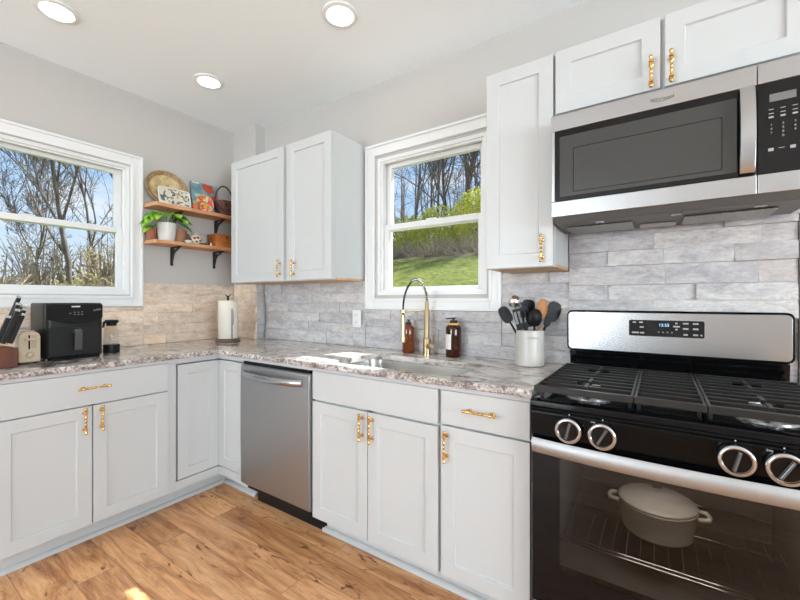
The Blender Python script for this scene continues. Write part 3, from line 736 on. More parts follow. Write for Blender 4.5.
# backguard
bgd = build('backguard', MB().prism(rrect(RX0, RX1, .995, 1.180, .022), lambda u, w, s: (u, s, w), -.0705, -.026), BLK, rg, bevel=.003, smooth=40)
build('steel_panel', MB().prism(rrect(RX0 + .007, RX1 - .007, 1.002, 1.172, .018), lambda u, w, s: (u, s, w), -.0745, -.071), STEEL, bgd, bevel=.0015, smooth=40)
mb = MB(); poly = [(-.066, .9945), (-.066, .990), (-.060, .93), (-.075, .9135), (-.031, .9135), (-.031, .9945)]
mb.prism(poly, lambda u, w, s: (s, u, w), RX0 + .012, RX1 - .012); build('riser', mb, BLKG, bgd, bevel=.002)
fd = lambda u, w, n: (u, -.0748 - n, w)
cb_ = build('control_display', MB().prism(rrect(2.834, 3.098, 1.070, 1.146, .008), lambda u, w, s: (u, s, w), -.0755, -.0748), STEEL, bgd)
build('display_glass', MB().prism(rrect(2.838, 3.094, 1.074, 1.142, .006), lambda u, w, s: (u, s, w), -.0762, -.0757), DISP, cb_)
ft = lambda cx, cz: (lambda x, y, z: (cx + x, -.0764 - z, cz + y))
text_mesh('clock_digits', '12:55', .0165, ft(2.962, 1.122), DIGIT, cb_, .0003)
for k, (bx_, bz_, w_) in enumerate([(2.858, 1.132, .012), (2.882, 1.132, .014), (2.884, 1.112, .014), (2.862, 1.088, .026), (2.886, 1.088, .014), (3.004, 1.131, .008), (3.004, 1.118, .022), (3.004, 1.106, .008),
                                  (3.034, 1.131, .018), (3.066, 1.131, .018), (3.034, 1.110, .018), (3.066, 1.110, .018), (3.034, 1.086, .014), (3.066, 1.086, .016), (3.084, 1.086, .006)]):
    build('button', MB().box(bx_ - w_ / 2, bx_ + w_ / 2, -.0767, -.0763, bz_ - .0032, bz_ + .0032), PRINTM, cb_)
for k in range(4): text_mesh('lettering', '°', .02, ft(2.944 + k * .015, 1.087), PRINTM, cb_, .0003)

# dutch oven inside the oven
do = root('dutch_oven', (2.945, -.40, .4205), 'cream lidded dutch oven inside the range, behind the oven glass', 'pot')
C0 = (2.938, -.395, .4206)
build('pot', MB().lathe([(0, 0), (.088, .001), (.102, .012), (.114, .098), (.117, .103), (.112, .105), (.106, .098), (.096, .015), (0, .013)], C0, seg=36), DUTCH, do, smooth=40)
ld = build('lid', MB().lathe([(.1165, .1055), (.1165, .112), (.109, .118), (.105, .118), (.08, .130), (.076, .130), (.03, .137), (0, .138)], C0, seg=36), DUTCHL, do, smooth=40)
build('lid_knob', MB().lathe([(.008, .1385), (.008, .147), (.016, .151), (.016, .158), (0, .160)], C0), CHROME, ld, smooth=40)
for s in (-1, 1):
    build('handle', MB().tube([(C0[0] + s * .112, -.425, .512), (C0[0] + s * .140, -.42, .514), (C0[0] + s * .145, -.395, .514), (C0[0] + s * .140, -.37, .514), (C0[0] + s * .112, -.365, .512)], .0075, 8), DUTCH, do, smooth=60)

# ------------------------------------------------------------------ microwave
mw = root('microwave', (2.967, -.2, 1.545), 'stainless steel over-the-range microwave with black glass door', 'microwave')
MX0, MX1, MZ0, MZ1, MY = 2.591, 3.347, 1.553, 1.9515, -.405
box1('body', GUN, mw, MX0 + .002, MX1 - .002, -.372, -.028, MZ0 + .002, MZ1 - .004, .003)
fm = lambda u, w, n: (u, MY - n, w)
dx1 = 3.1945
mb = MB()
mb.box(MX0, dx1, MZ0, 1.612, -.03, 0, fn=fm); mb.box(MX0, dx1, 1.889, MZ1, -.03, 0, fn=fm); mb.box(MX0, MX0 + .0135, 1.612, 1.889, -.03, 0, fn=fm)
mb.box(MX0 + .0135, dx1, 1.612, 1.889, -.03, -.006, fn=fm)
d = build('door', mb, STEEL, mw, bevel=.002)
build('door_glass', MB().prism(rrect(MX0 + .014, dx1 - .001, 1.6125, 1.8885, .008), lambda u, w, s: (u, s, w), MY + .0055, MY - .001), MGLASS, d, bevel=.001)
build('window_outline', MB().prism(rrect(MX0 + .080, dx1 - .082, 1.642, 1.812, .006), lambda u, w, s: (u, s, w), MY - .0023, MY - .0025), MGLASS, d)
build('window_screen', MB().prism(rrect(MX0 + .0825, dx1 - .0845, 1.6445, 1.8095, .005), lambda u, w, s: (u, s, w), MY - .0026, MY - .0028), MESHG, d)
build('window_mesh', MB().prism(rrect(MX0 + .032, dx1 - .047, 1.628, 1.862, .006), lambda u, w, s: (u, s, w), MY - .0012, MY - .0022), MESHG, d)
mb = MB(); A = []
for i in range(17):
    u = i / 16; z = 1.618 + (1.884 - 1.618) * u; y = MY - .016 - .020 * math.sin(PI * u) ** .7
    A.append([mb.v(p) for p in ((3.151, y + .008, z), (3.153, y, z), (3.188, y, z), (3.190, y + .008, z))])
for a, b in zip(A, A[1:]):
    for k in range(4): mb.face([a[k], a[(k + 1) % 4], b[(k + 1) % 4], b[k]])
mb.face(A[0]); mb.face(A[-1][::-1])
for z in (1.62, 1.864): mb.box(3.160, 3.183, MY - .0085, MY - .0012, z, z + .018)
build('handle', mb, STEEL, d, smooth=45, bevel=.001)
text_mesh('logo_lettering', 'Whirlpool', .0165, lambda x, y, z: (2.953 + x, MY - .0002 - z, 1.9185 + y), PRINTD, d, .0004)
mb = MB(); sw_ = [(2.953 + .027 * math.cos(a) , MY - .0005, 1.917 + .007 * math.sin(a)) for a in [math.radians(200 + k * 14) for k in range(11)]]
mb.tube(sw_, .0006, 5); build('logo_swoosh', mb, PRINTD, d)
mb = MB(); mb.box(dx1 + .002, MX1, MZ0, 1.612, -.03, 0, fn=fm); mb.box(dx1 + .002, MX1, 1.889, MZ1, -.03, 0, fn=fm); mb.box(dx1 + .002, MX1, 1.612, 1.889, -.03, -.004, fn=fm)
p_ = build('control_panel', mb, STEEL, mw, bevel=.002)
build('panel_glass', MB().box(dx1 + .0025, MX1 - .003, 1.6125, 1.8885, -.003, .001, fn=fm), MGLASS, p_)
build('display', MB().box(3.223, 3.281, 1.827, 1.850, .0012, .002, fn=fm), LCDG, p_)
for r_ in range(3):
    for c_ in range(3): build('button', MB().box(3.221 + c_ * .026, 3.232 + c_ * .026, 1.803 - r_ * .0125, 1.8052 - r_ * .0125 + (.003 if r_ == 2 else 0), .0012, .0018, fn=fm), PRINTM, p_)
for i, k in enumerate('123456789'):
    text_mesh('lettering', k, .0095, lambda x, y, z, a=3.227 + (i % 3) * .026, b=1.757 - (i // 3) * .0122: (a + x, MY - .0012 - z, b + y), PRINTM, p_, .0003)
text_mesh('lettering', '0', .0095, lambda x, y, z: (3.253 + x, MY - .0012 - z, 1.7204 + y), PRINTM, p_, .0003)
for bx_ in (3.220, 3.268): build('button', MB().box(bx_, bx_ + .012, 1.678, 1.687, .0012, .0018, fn=fm), PRINTM, p_)
build('button', MB().box(3.243, 3.256, 1.6835, 1.685, .0012, .0018, fn=fm), PRINTM, p_)
# underside
mb = MB(); poly = [(-.398, MZ0 + .0015), (-.372, 1.530), (-.06, 1.538), (-.06, MZ0 + .0015)]
mb.prism(poly, lambda u, w, s: (s, u, w), MX0 + .006, MX1 - .006); u_ = build('underside', mb, GUN, mw, bevel=.003)
for xa, xb in ((2.62, 2.86), (3.02, 3.27)): 
    build('grease_filter', MB().hexa and MB().box(xa, xb, -.27, -.1, 1.526, 1.5305), FILTER, u_, bevel=.002)
build('lamp_cover', MB().box(2.88, 3.0, -.16, -.09, 1.528, 1.5345), M('lamp_cover', (.35, .35, .34), .3), u_, bevel=.002)
for x in (2.74, 2.98, 3.2): build('vent_clip', MB().box(x, x + .03, -.345, -.325, 1.5265, 1.531), STEEL, u_, bevel=.001)

# ------------------------------------------------------------------ faucet, bottles, crock
ZC = .9143
fc = root('kitchen_faucet', (1.84, -.085, ZC), 'tall brass spring faucet with pull-down spray head behind the sink', 'faucet')
fx, fy = 1.84, -.085
build('base', MB().lathe([(.026, 0), (.026, .006), (.022, .008), (.022, .088), (.0165, .093), (.0155, .095), (.0155, .255), (.0115, .262), (.0115, .30), (.0105, .302)], (fx, fy, ZC), seg=20), BRASSF, fc, smooth=40)
build('lever', MB().tube([(fx + .012, fy - .008, .965), (fx + .045, fy - .028, .967), (fx + .052, fy - .032, .968)], [.016, .016, .012], 14), BRASSF, fc, smooth=40)
build('lever_handle', MB().tube([(fx + .052, fy - .032, .975), (fx + .060, fy - .037, 1.0), (fx + .064, fy - .04, 1.03)], [.005, .0045, .004], 8), BRASSF, fc, smooth=60)
hd = Vector((-.088, -.115, 0)); top = Vector((fx, fy, 1.216)); pts = []
for i in range(40):
    a = PI * i / 39; c_ = (1 - math.cos(a)) / 2
    z = 1.216 + .128 * math.sin(a) ** .85 - (.055 * max(0, (i - 20) / 19) if i > 20 else 0)
    pts.append(top + hd * c_ + Vector((0, 0, z - 1.216)))
pts.append(pts[-1] + Vector((0, 0, -.03)))
build('hose', MB().tube(pts, .0055, 10), BLKM, fc, smooth=60)
# spring coil around the first two thirds
coil = []; T = 26; Ncoil = T * 10
def along(f):
    x = f * (len(pts) - 1); i = min(int(x), len(pts) - 2); return pts[i].lerp(pts[i + 1], x - i), (pts[i + 1] - pts[i]).normalized()
side = hd.normalized().cross(Vector((0, 0, 1))).normalized()
for i in range(Ncoil + 1):
    p, tg = along(.60 * i / Ncoil); nn = tg.cross(side).normalized(); a = 2 * PI * i / 10
    coil.append(p + (side * math.cos(a) + nn * math.sin(a)) * .0092)
build('spring', MB().tube(coil, .0021, 5), M('spring_nickel', (.62, .58, .50), .25, 1), fc, smooth=60)
e = pts[-1]
build('spray_head', MB().lathe([(.008, .0), (.0125, -.004), (.0125, -.12), (.0145, -.13), (.0145, -.155), (0, -.157)], e + Vector((0, 0, .015)), seg=16), BRASSF, fc, smooth=40)
build('support_arm', MB().tube([(fx, fy, 1.163), (fx + hd.x * .85, fy + hd.y * .85, 1.163)], .0035, 8), BRASSF, fc, smooth=60)
build('support_ring', MB().lathe([(.0155, -.008), (.0175, -.008), (.0175, .008), (.0155, .008)], (e.x, e.y, 1.163), seg=16), BRASSF, fc, smooth=40)

def pump_bottle(name, x, y, h, r, mat, label, extra, ang):
    o = root(name, (x, y, ZC), label, 'bottle'); c_ = (x, y, ZC)
    build('bottle_body', MB().lathe([(0, .0005), (r * .93, .0005), (r, .005), (r, h * .70), (r * .93, h * .77), (r * .6, h * .83), (r * .42, h * .86), (r * .42, h * .88)], c_, seg=24), mat, o, smooth=50)
    p = MB().lathe([(r * .48, h * .862), (r * .48, h * .93), (r * .2, h * .935), (r * .14, h * .94), (r * .14, h * .975), (r * .34, h * .98), (r * .34, h * 1.0), (0, h * 1.0)], c_, seg=16)
    q = Vector((math.cos(ang), math.sin(ang), 0)); p.tube([Vector(c_) + Vector((0, 0, h * .985)), Vector(c_) + q * r * .95 + Vector((0, 0, h * .975))], [.004, .003], 8)
    build('pump', p, BLKM, o, smooth=40)
    if extra:
        build('collar', MB().lathe([(r * .5, h * .82), (r * .80, h * .815), (r * .80, h * .86), (r * .5, h * .865)], c_, seg=20), COLLAR, o, smooth=40)
        lb = MB(); 
        for k in range(6):
            a = math.radians(200 + k * 13); a2 = math.radians(200 + (k + 1) * 13); rr = r + .0006
            lb.face([lb.v((x + rr * math.cos(t_), y + rr * math.sin(t_), ZC + z_)) for t_, z_ in ((a, h * .2), (a2, h * .2), (a2, h * .58), (a, h * .58))])
        build('paper_label', lb, LABELW, o, recalc=False, smooth=60)
    return o
pump_bottle('soap_bottle', 1.706, -.073, .195, .036, AMBER, 'plain amber pump bottle with black pump left of the faucet', False, -.7)
pump_bottle('soap_bottle', 2.005, -.078, .215, .043, AMBERD, 'dark amber pump bottle with paper label right of the faucet', True, 3.6)

ck = root('utensil_crock', (2.43, -.125, ZC), 'off-white ceramic utensil crock at the end of the counter', 'crock')
KX, KY = 2.43, -.125
build('crock_body', MB().lathe([(0, .0005), (.064, .0005), (.067, .004), (.0665, .165), (.0655, .169), (.062, .169), (.061, .164), (.06, .01), (0, .008)], (KX, KY, ZC), seg=36), CROCK, ck, smooth=40)
def crock_txt(x, y, z):
    a = math.radians(-64) + x / .067
    return (KX + (.0672 + z) * math.cos(a), KY + (.0672 + z) * math.sin(a), ZC + .135 + y)
text_mesh('lettering', 'UTENSILS', .0125, crock_txt, M('grey_print', (.28, .27, .25), .6), ck, .0002)
UDIR = Vector((math.cos(.5926), math.sin(.5926), 0)); VDIR = Vector((-UDIR.y, UDIR.x, 0))       # across and away from the room
def utensil(name, label, cat, base, tipz, head, mat, parts, group=None, hm=None):
    """base = (across, away) at crock bottom; head = (across, away) at the top"""
    b = Vector((KX, KY, ZC + .012)) + UDIR * base[0] + VDIR * base[1]; t = Vector((KX, KY, ZC + tipz)) + UDIR * head[0] + VDIR * head[1]
    o = root(name, b, label, cat); dv = (t - b).normalized(); L = (t - b).length
    s = dv.cross(VDIR).normalized(); n_ = s.cross(dv).normalized()
    fn = lambda u, w, n: b + dv * w + s * u + n_ * n
    parts(o, fn, L); return o
def flat(fn, outline, n0, n1, dish=0):
    mb = MB(); return mb.prism(outline, fn, n0, n1)
def oval(w0, w1, r, k=20, sq=1.0):
    c_ = (w0 + w1) / 2; h = (w1 - w0) / 2
    return [(r * abs(math.cos(2 * PI * i / k)) ** sq * (1 if math.cos(2 * PI * i / k) > 0 else -1), c_ + h * abs(math.sin(2 * PI * i / k)) ** sq * (1 if math.sin(2 * PI * i / k) > 0 else -1)) for i in range(k)]
def stick(o, fn, L, mat, hl, r=.006): build('handle', MB().tube([fn(0, 0, 0), fn(0, (L - hl) * .6, 0), fn(0, L - hl + .012, 0)], [r * 1.2, r, r * .75], 8), mat, o, smooth=60)
def spoon(mat, hl, r):
    def f(o, fn, L):
        stick(o, fn, L, mat, hl); mb = MB(); seg, rings = 18, 6
        rows = []
        for j in range(rings + 1):
            q = j / rings; rows.append([mb.v(fn(p[0] * q, (L - hl / 2) + (p[1] - (L - hl / 2)) * q, -.012 * (1 - q * q))) for p in oval(L - hl, L, r, seg)] if j else [mb.v(fn(0, L - hl / 2, -.012))])
        back = []
        for j in range(rings + 1):
            q = j / rings; back.append([mb.v(fn(p[0] * q, (L - hl / 2) + (p[1] - (L - hl / 2)) * q, -.012 * (1 - q * q) - .003)) for p in oval(L - hl, L, r, seg)] if j else [mb.v(fn(0, L - hl / 2, -.0155))])
        for rr in (rows, back):
            for a, c_ in zip(rr, rr[1:]):
                for k in range(seg):
                    k2 = (k + 1) % seg
                    mb.face([a[0], c_[k], c_[k2]] if len(a) == 1 else [a[k], c_[k], c_[k2], a[k2]])
        for k in range(seg): mb.face([rows[-1][k], back[-1][k], back[-1][(k + 1) % seg], rows[-1][(k + 1) % seg]])
        build('bowl', mb, mat, o, smooth=60)
    return f
def slotted(mat, hl, r, holes):
    def f(o, fn, L):
        stick(o, fn, L, mat, hl); build('blade', flat(fn, oval(L - hl, L, r, 24, .7), -.0025, .0), mat, o, bevel=.0008)
        for (u, w) in holes: build('slot', flat(fn, oval(L - hl + w - .006, L - hl + w + .006, .0045, 10), .0001, .0006), LABELW, o)
    return f
def ladle(mat, r):
    def f(o, fn, L):
        stick(o, fn, L, mat, r); mb = MB(); c_ = fn(0, L - r, -.010)
        ax = (fn(0, 0, 1) - fn(0, 0, 0)); mb.lathe([(r, 0), (r * .97, -r * .25), (r * .8, -r * .6), (r * .45, -r * .85), (0, -r * .93), (0, -r * .88), (r * .42, -r * .8), (r * .75, -r * .55), (r * .92, -r * .2), (r * .95, 0)][::-1], c_, ax, 24)
        build('bowl', mb, mat, o, smooth=60)
    return f
def turner(mat, hl, r, slots=3):
    def f(o, fn, L):
        stick(o, fn, L, mat, hl); w = r / (slots + .5)
        mb = MB(); mb.box(-r, r, L - hl, L - hl * .72, -.0015, .0015, fn=fn); mb.box(-r, r, L - hl * .14, L, -.0015, .0015, fn=fn)
        k = slots + 1
        for i in range(k + 1):
            u = -r + 2 * r * i / k; mb.box(max(-r, u - .003), min(r, u + .003), L - hl * .72, L - hl * .14, -.0015, .0015, fn=fn)
        build('blade', mb, mat, o)
    return f
# px offsets converted to metres at the crock (about 4.8 mm per pixel of the photograph)
utensil('slotted_spoon', 'black slotted spoon leaning left, leftmost utensil in the crock', 'spoon', (.02, -.01), .278, (-.136, .005), SILI, slotted(SILI, .085, .027, [(-.008, .05), (.008, .05), (-.008, .03), (.008, .03), (0, .065)]))
utensil('ladle', 'steel ladle with round shiny bowl at the top left of the crock', 'ladle', (.015, .02), .335, (-.085, -.0), CHROME, ladle(CHROME, .031))
utensil('slotted_turner', 'black slotted turner beneath the steel ladle in the crock', 'turner', (.01, -.03), .275, (-.062, -.045), SILI, turner(SILI, .10, .036))
utensil('serving_fork', 'thin black fork between the steel ladle and round black spoon', 'fork', (0, .03), .30, (-.028, .03), SILI, turner(SILI, .07, .012, 1))
utensil('serving_spoon', 'round black spoon at the front centre of the crock', 'spoon', (0, -.045), .272, (.010, -.052), SILI, spoon(SILI, .085, .033))
utensil('spatula', 'black spatula standing behind the round spoon and wooden spoon', 'spatula', (-.01, .04), .315, (.012, .05), SILI, slotted(SILI, .09, .034, []))
utensil('wooden_spoon', 'brown wooden spoon standing upright in the crock', 'spoon', (.02, -.015), .320, (.058, -.02), SPOONW, spoon(SPOONW, .105, .027))
utensil('ladle', 'large black ladle leaning right, topmost of the black utensils on that side', 'ladle', (0, .015), .30, (.142, .02), SILI, slotted(SILI, .10, .036, []))
utensil('turner', 'short black turner below the large black ladle in the crock', 'turner', (-.015, -.012), .25, (.098, -.022), SILI, slotted(SILI, .07, .018, []))

ol_ = root('wall_outlet', (1.262, -.027, 1.10), 'white duplex outlet on the pale stone left of the sink window', 'outlet')
def outlet_part(nm, u0, u1, v0, v1, n0, n1, m, p): return build(nm, MB().box(u0, u1, v0, v1, n0, n1, fn=fBK(-.0305)), m, p, bevel=.0015)
pl = outlet_part('cover_plate', 1.235, 1.307, 1.045, 1.160, 0, .006, WHITE, ol_)
for z in (1.078, 1.127):
    q = outlet_part('receptacle', 1.254, 1.288, z - .014, z + .014, .0062, .0085, WHITE, pl)
    for dx_ in (-.007, .006): outlet_part('slot', 1.271 + dx_ - .0012, 1.271 + dx_ + .0012, z - .005, z + .005, .0086, .0089, PRINTD, q)

# ------------------------------------------------------------------ paper towels
tx, ty = .268, -.335
th = root('paper_towel_holder', (tx, ty, ZC), 'dark metal paper towel holder with finial in the counter corner', 'holder')
build('base', MB().lathe([(.085, 0), (.087, .004), (.082, .022), (.078, .026), (0, .026)], (tx, ty, ZC), seg=32), M('bronze', (.16, .11, .08), .45, .6), th, smooth=40)
mb = MB().lathe([(.006, .0262), (.006, .315), (.012, .318), (.008, .326)], (tx, ty, ZC), seg=12); mb.ball((tx, ty, ZC + .335), .010, 10, 6)
for s in (-1, 1): mb.tube([(tx, ty, ZC + .335), (tx + s * .012, ty + s * .008, ZC + .345), (tx + s * .016, ty + s * .01, ZC + .357)], [.005, .004, .002], 6)
build('post', mb, BLKIRON, th, smooth=50)
ax_, ay_ = tx + .0765, ty - .015
mb = MB(); mb.tube([(ax_, ay_, ZC + .026), (ax_ + .004, ay_ - .004, ZC + .10), (ax_, ay_, ZC + .18), (ax_ - .002, ay_, ZC + .245), (ax_, ay_, ZC + .25)], [.005, .005, .005, .005, .003], 8)
mb.tube([(ax_ + .004, ay_, ZC + .13), (ax_ + .006, ay_, ZC + .18), (ax_ + .004, ay_, ZC + .235)], [.007, .008, .006], 8)
build('tension_arm', mb, M('grey_metal', (.25, .25, .25), .35, .9), th, smooth=50)
pr = build('paper_towel_roll', MB().lathe([(.021, .0268), (.068, .0268), (.0695, .03), (.0695, .304), (.068, .307), (.021, .307), (.021, .0268)], (tx, ty, ZC), seg=40), PAPER, smooth=40, origin=(tx, ty, ZC + .0268))
tag(pr, 'white paper towel roll standing on the holder in the counter corner', 'paper towel')

# ------------------------------------------------------------------ left counter appliances
af = root('air_fryer', (.25, -1.285, ZC), 'black boxy air fryer under the left window', 'air fryer')
build('body', MB().prism(rrect(.125, .385, -1.412, -1.163, .03), lambda u, w, s: (u, w, s), ZC + .012, ZC + .296), BLKM, af, bevel=.008, smooth=40, seg=3)
mb = MB(); nn = 12; prv = None
build('base', MB().prism(rrect(.135, .377, -1.405, -1.17, .03), lambda u, w, s: (u, w, s), ZC + .0005, ZC + .0115), BLKG, af)
pt = [(-1.405 + .236 * i / 12, ZC + .215 - .028 * math.sin(PI * i / 12)) for i in range(13)] + [(-1.169, ZC + .288), (-1.405, ZC + .288)]
cp2 = build('control_panel', MB().prism(pt, lambda u, w, s: (s, u, w), .3855, .390), BLKG, af, bevel=.001)
text_mesh('lettering', 'AIR FRY', .010, lambda x, y, z: (.3905 + z, -1.287 + x, ZC + .279 + y), PRINT, cp2, .0002) if False else build('logo_plate', MB().box(.3902, .3906, -1.305, -1.268, ZC + .274, ZC + .281), PRINT, cp2)
for (a, b) in ((-1.292, .248), (-1.276, .248), (-1.260, .249), (-1.292, .236), (-1.276, .236), (-1.260, .236), (-1.31, .242)): build('button', MB().box(.3902, .3906, a - .004, a + .004, ZC + b - .002, ZC + b + .002), LCDG, cp2)
build('printed_script', MB().tube([(.3906, -1.21 + .004 * i, ZC + .255 + (.006 if i % 2 else -.004) + i * .0008) for i in range(9)], .0009, 5), PRINT, cp2)
bk_ = build('basket', MB().prism(rrect(-1.398, -1.176, ZC + .022, ZC + .172, .012), lambda u, w, s: (s, u, w), .3855, .393), BLKM, af, bevel=.003, smooth=40)
mb = MB(); mb.prism([(.3932, ZC + .165), (.430, ZC + .160), (.440, ZC + .150), (.436, ZC + .055), (.428, ZC + .05), (.422, ZC + .058), (.422, ZC + .135), (.3932, ZC + .145)], lambda u, w, s: (u, s, w), -1.303, -1.271)
build('handle', mb, M('charcoal_grey', (.06, .06, .06), .3), bk_, bevel=.003)

for o_ in (af,): o_.location.y += .012
ts = root('toaster', (.33, -1.462, ZC), 'cream toaster seen end-on between the knife block and air fryer', 'toaster', rz=.0)
tq = lambda u, w, s: (s, u, w)
o_ = build('body', MB().prism([(-1.502, ZC + .012), (-1.422, ZC + .012), (-1.422, ZC + .135), (-1.430, ZC + .150), (-1.445, ZC + .160), (-1.479, ZC + .160), (-1.494, ZC + .150), (-1.502, ZC + .135)], tq, .16, .425), CREAM, ts, bevel=.004, smooth=40)
build('top_plate', MB().box(.18, .405, -1.485, -1.439, ZC + .1602, ZC + .164), STEEL, ts, bevel=.001)
build('lever_slot', MB().box(.4252, .4258, -1.4665, -1.4605, ZC + .075, ZC + .142), BLKG, ts)
build('dial_panel', MB().box(.4252, .4262, -1.456, -1.437, ZC + .078, ZC + .142), M('tan_panel', (.42, .34, .24), .4), ts)
build('lever', MB().box(.4262, .445, -1.482, -1.438, ZC + .118, ZC + .127), CREAM, ts, bevel=.003)
build('dial', MB().lathe([(.013, 0), (.013, .008), (.010, .012), (0, .012)], (.4255, -1.462, ZC + .048), (1, 0, 0), 20), CREAM, ts, smooth=40)
build('button', MB().lathe([(.004, 0), (.004, .004), (0, .004)], (.4255, -1.488, ZC + .045), (1, 0, 0), 12), CREAM, ts, smooth=40)
for x in (.18, .39):
    for y in (-1.494, -1.434): build('foot', MB().lathe([(.007, .0005), (.007, .0118)], (x, y, ZC), seg=10), BLKM, ts)

kb = root('knife_block', (.42, -1.56, ZC), 'cherry wood knife block full of black knives at the left edge', 'knife block')
build('block', MB().prism([(-1.655, ZC + .0005), (-1.512, ZC + .0005), (-1.512, ZC + .088), (-1.558, ZC + .100), (-1.655, ZC + .06)], lambda u, w, s: (s, u, w), .365, .478), CHERRY, kb, bevel=.003)
ka = Vector((.06, .30, .95)).normalized()
slots_ = [(.468, -1.542, .150, 'lowest knife at the front right of the block'), (.468, -1.566, .170, 'second knife at the front row of the block'), (.468, -1.590, .15, 'front row knife farthest from the toaster'),
          (.43, -1.538, .175, 'lower knife of the middle row nearest the toaster'), (.43, -1.566, .20, 'middle row knife in the centre of the block'),
          (.39, -1.540, .190, 'knife of the back row nearest the air fryer'), (.39, -1.566, .235, 'tallest knife standing up at the back of the block')]
for (x, y, L, lb) in slots_:
    zt = ZC + .1025 - (0 if y < -1.558 else (y + 1.558) * .26) - (.0 if y > -1.558 else (-1.558 - y) * .41)
    b = Vector((x, y, zt)) + ka * .006
    o = root('kitchen_knife', b, 'black-handled steel-capped ' + lb, 'knife', 'knives in the cherry wood block')
    s_ = Vector((1, 0, 0)); n_ = ka.cross(s_).normalized(); s_ = n_.cross(ka)
    fn = lambda u, w, n, b=b, s_=s_, n_=n_: b + ka * w + s_ * u + n_ * n
    L *= 1.0
    build('bolster', MB().box(-.007, .007, 0, .010, -.009, .009, fn=lambda u, w, n, f=fn: f(u, w, n)), CHROME, o, bevel=.001)
    build('handle', MB().prism([(-.011, .0102), (.011, .0102), (.0125, L * .4), (.010, L * .7), (.013, L - .008), (-.013, L - .008), (-.010, L * .7), (-.0125, L * .4)], fn, -.0075, .0075), BLKM, o, bevel=.002)
    build('end_cap', MB().prism([(-.013, L - .0078), (.013, L - .0078), (.0115, L + .004), (-.0115, L + .004)], fn, -.0076, .0076), STEEL, o, bevel=.0015)

jr = root('glass_carafe', (.235, -1.062, ZC), 'small glass carafe with black lid and black base beside the air fryer', 'carafe')
JX, JY = .235, -1.062
build('base', MB().lathe([(0, .0005), (.040, .0005), (.041, .004), (.041, .046), (.039, .048), (0, .048)], (JX, JY, ZC), seg=28), BLKM, jr, smooth=40)
build('glass_body', MB().lathe([(.039, .0485), (.0395, .06), (.0385, .125), (.031, .150), (.022, .158), (.0205, .158), (.029, .149), (.037, .124), (.038, .06), (.0375, .0485)], (JX, JY, ZC), seg=28), CARAFE, jr, smooth=50)
build('measure_strip', MB().lathe([(.0397, .06), (.0397, .12)], (JX, JY, ZC), seg=28), CARAFE, jr) if False else None
mb = MB().lathe([(.024, .1585), (.025, .162), (.025, .172), (.034, .176), (.036, .186), (.030, .194), (0, .196)], (JX, JY, ZC), seg=28)
mb.tube([(JX + .02, JY - .02, ZC + .186), (JX + .025, JY - .045, ZC + .182), (JX + .025, JY - .05, ZC + .150)], [.008, .007, .005], 8)
build('lid', mb, BLKM, jr, smooth=40)

# ------------------------------------------------------------------ shelves
def shelf(z0, z1, label, seed, brs):
    o = root('wall_shelf', (XL + .08, -.44, z0), label, 'shelf'); r = random.Random(seed)
    P = [(XL + .001, -.78), (XL + .001, -.09)]
    n = 36
    edge = [(.125 + .006 * math.sin(i * .55 + seed) + .004 * noise.noise(Vector((i * .7, seed, 0))), -.09 - (.69) * i / n) for i in range(n + 1)]
    edge[-1] = (.112, -.775)
    poly = P + edge
    build('board', MB().prism(poly, lambda u, w, s: (u, w, s), z0, z1), SHELFW, o, bevel=.003)
    for y in brs:
        mb = MB(); mb.box(XL + .0008, XL + .008, y - .009, y + .009, z0 - .125, z0 - .0005); mb.box(XL + .008, XL + .135, y - .009, y + .009, z0 - .008, z0 - .0005)
        cv = [(XL + .008, y, z0 - .112), (XL + .022, y, z0 - .085), (XL + .030, y, z0 - .06), (XL + .05, y, z0 - .035), (XL + .085, y, z0 - .022), (XL + .118, y, z0 - .008)]
        mb.tube(cv, .007, 8)
        sc = [(XL + .03 + .016 * math.cos(a) * (1 - a / 12), y, z0 - .03 + .016 * math.sin(a) * (1 - a / 12)) for a in [k * .45 for k in range(16)]]
        mb.tube(sc, .0045, 6); mb.ball((XL + .006, y, z0 - .126), .011, 8, 6)
        build('bracket', mb, BLKIRON, o, smooth=45)
    return o
Z1, Z2 = 1.896, 1.640
shelf(Z1 - .026, Z1, 'upper live-edge wooden shelf on black scrolled brackets', 1, (-.575, -.250))
shelf(Z2 - .024, Z2, 'lower live-edge wooden shelf on black scrolled brackets', 5, (-.588, -.262))

# upper shelf contents
Z1 += .0006; Z2 += .0006
q = Matrix.Rotation(math.radians(14), 4, 'Y')
pn = Vector((math.cos(.22), 0, math.sin(.22)))
po = root('oval_platter', (.0, -.635, Z1), 'large oval tan platter leaning on the wall, upper shelf', 'platter')
def tilt(y, z, n, y0, z0, x0, a): return (x0 - z * math.sin(a) + n * math.cos(a), y0 + y, z0 + z * math.cos(a) + n * math.sin(a))
def leaning_disc(parent, y0, x0, a, ry, rz, prof, mat, nm, sm=50, zc=None):
    mb = MB(); seg = 40; rings = []; zc = rz if zc is None else zc
    for f, n in prof:
        rings.append([mb.v(tilt(f * ry * math.cos(2 * PI * k / seg), zc + f * rz * math.sin(2 * PI * k / seg), n, y0, Z1, x0, a)) for k in range(seg)] if f > 1e-6 else [mb.v(tilt(0, zc, n, y0, Z1, x0, a))])
    for A_, B_ in zip(rings, rings[1:]):
        for k in range(seg):
            k2 = (k + 1) % seg
            if len(A_) == 1: mb.face([A_[0], B_[k], B_[k2]])
            elif len(B_) == 1: mb.face([A_[k], A_[k2], B_[0]])
            else: mb.face([A_[k], A_[k2], B_[k2], B_[k]])
    return build(nm, mb, mat, parent, smooth=sm)
leaning_disc(po, -.635, .018, .22, .146, .134, [(0, -.004), (.85, -.004), (1, .008), (1, .011), (.82, .0005), (0, .0005)], PLATTER, 'plate')
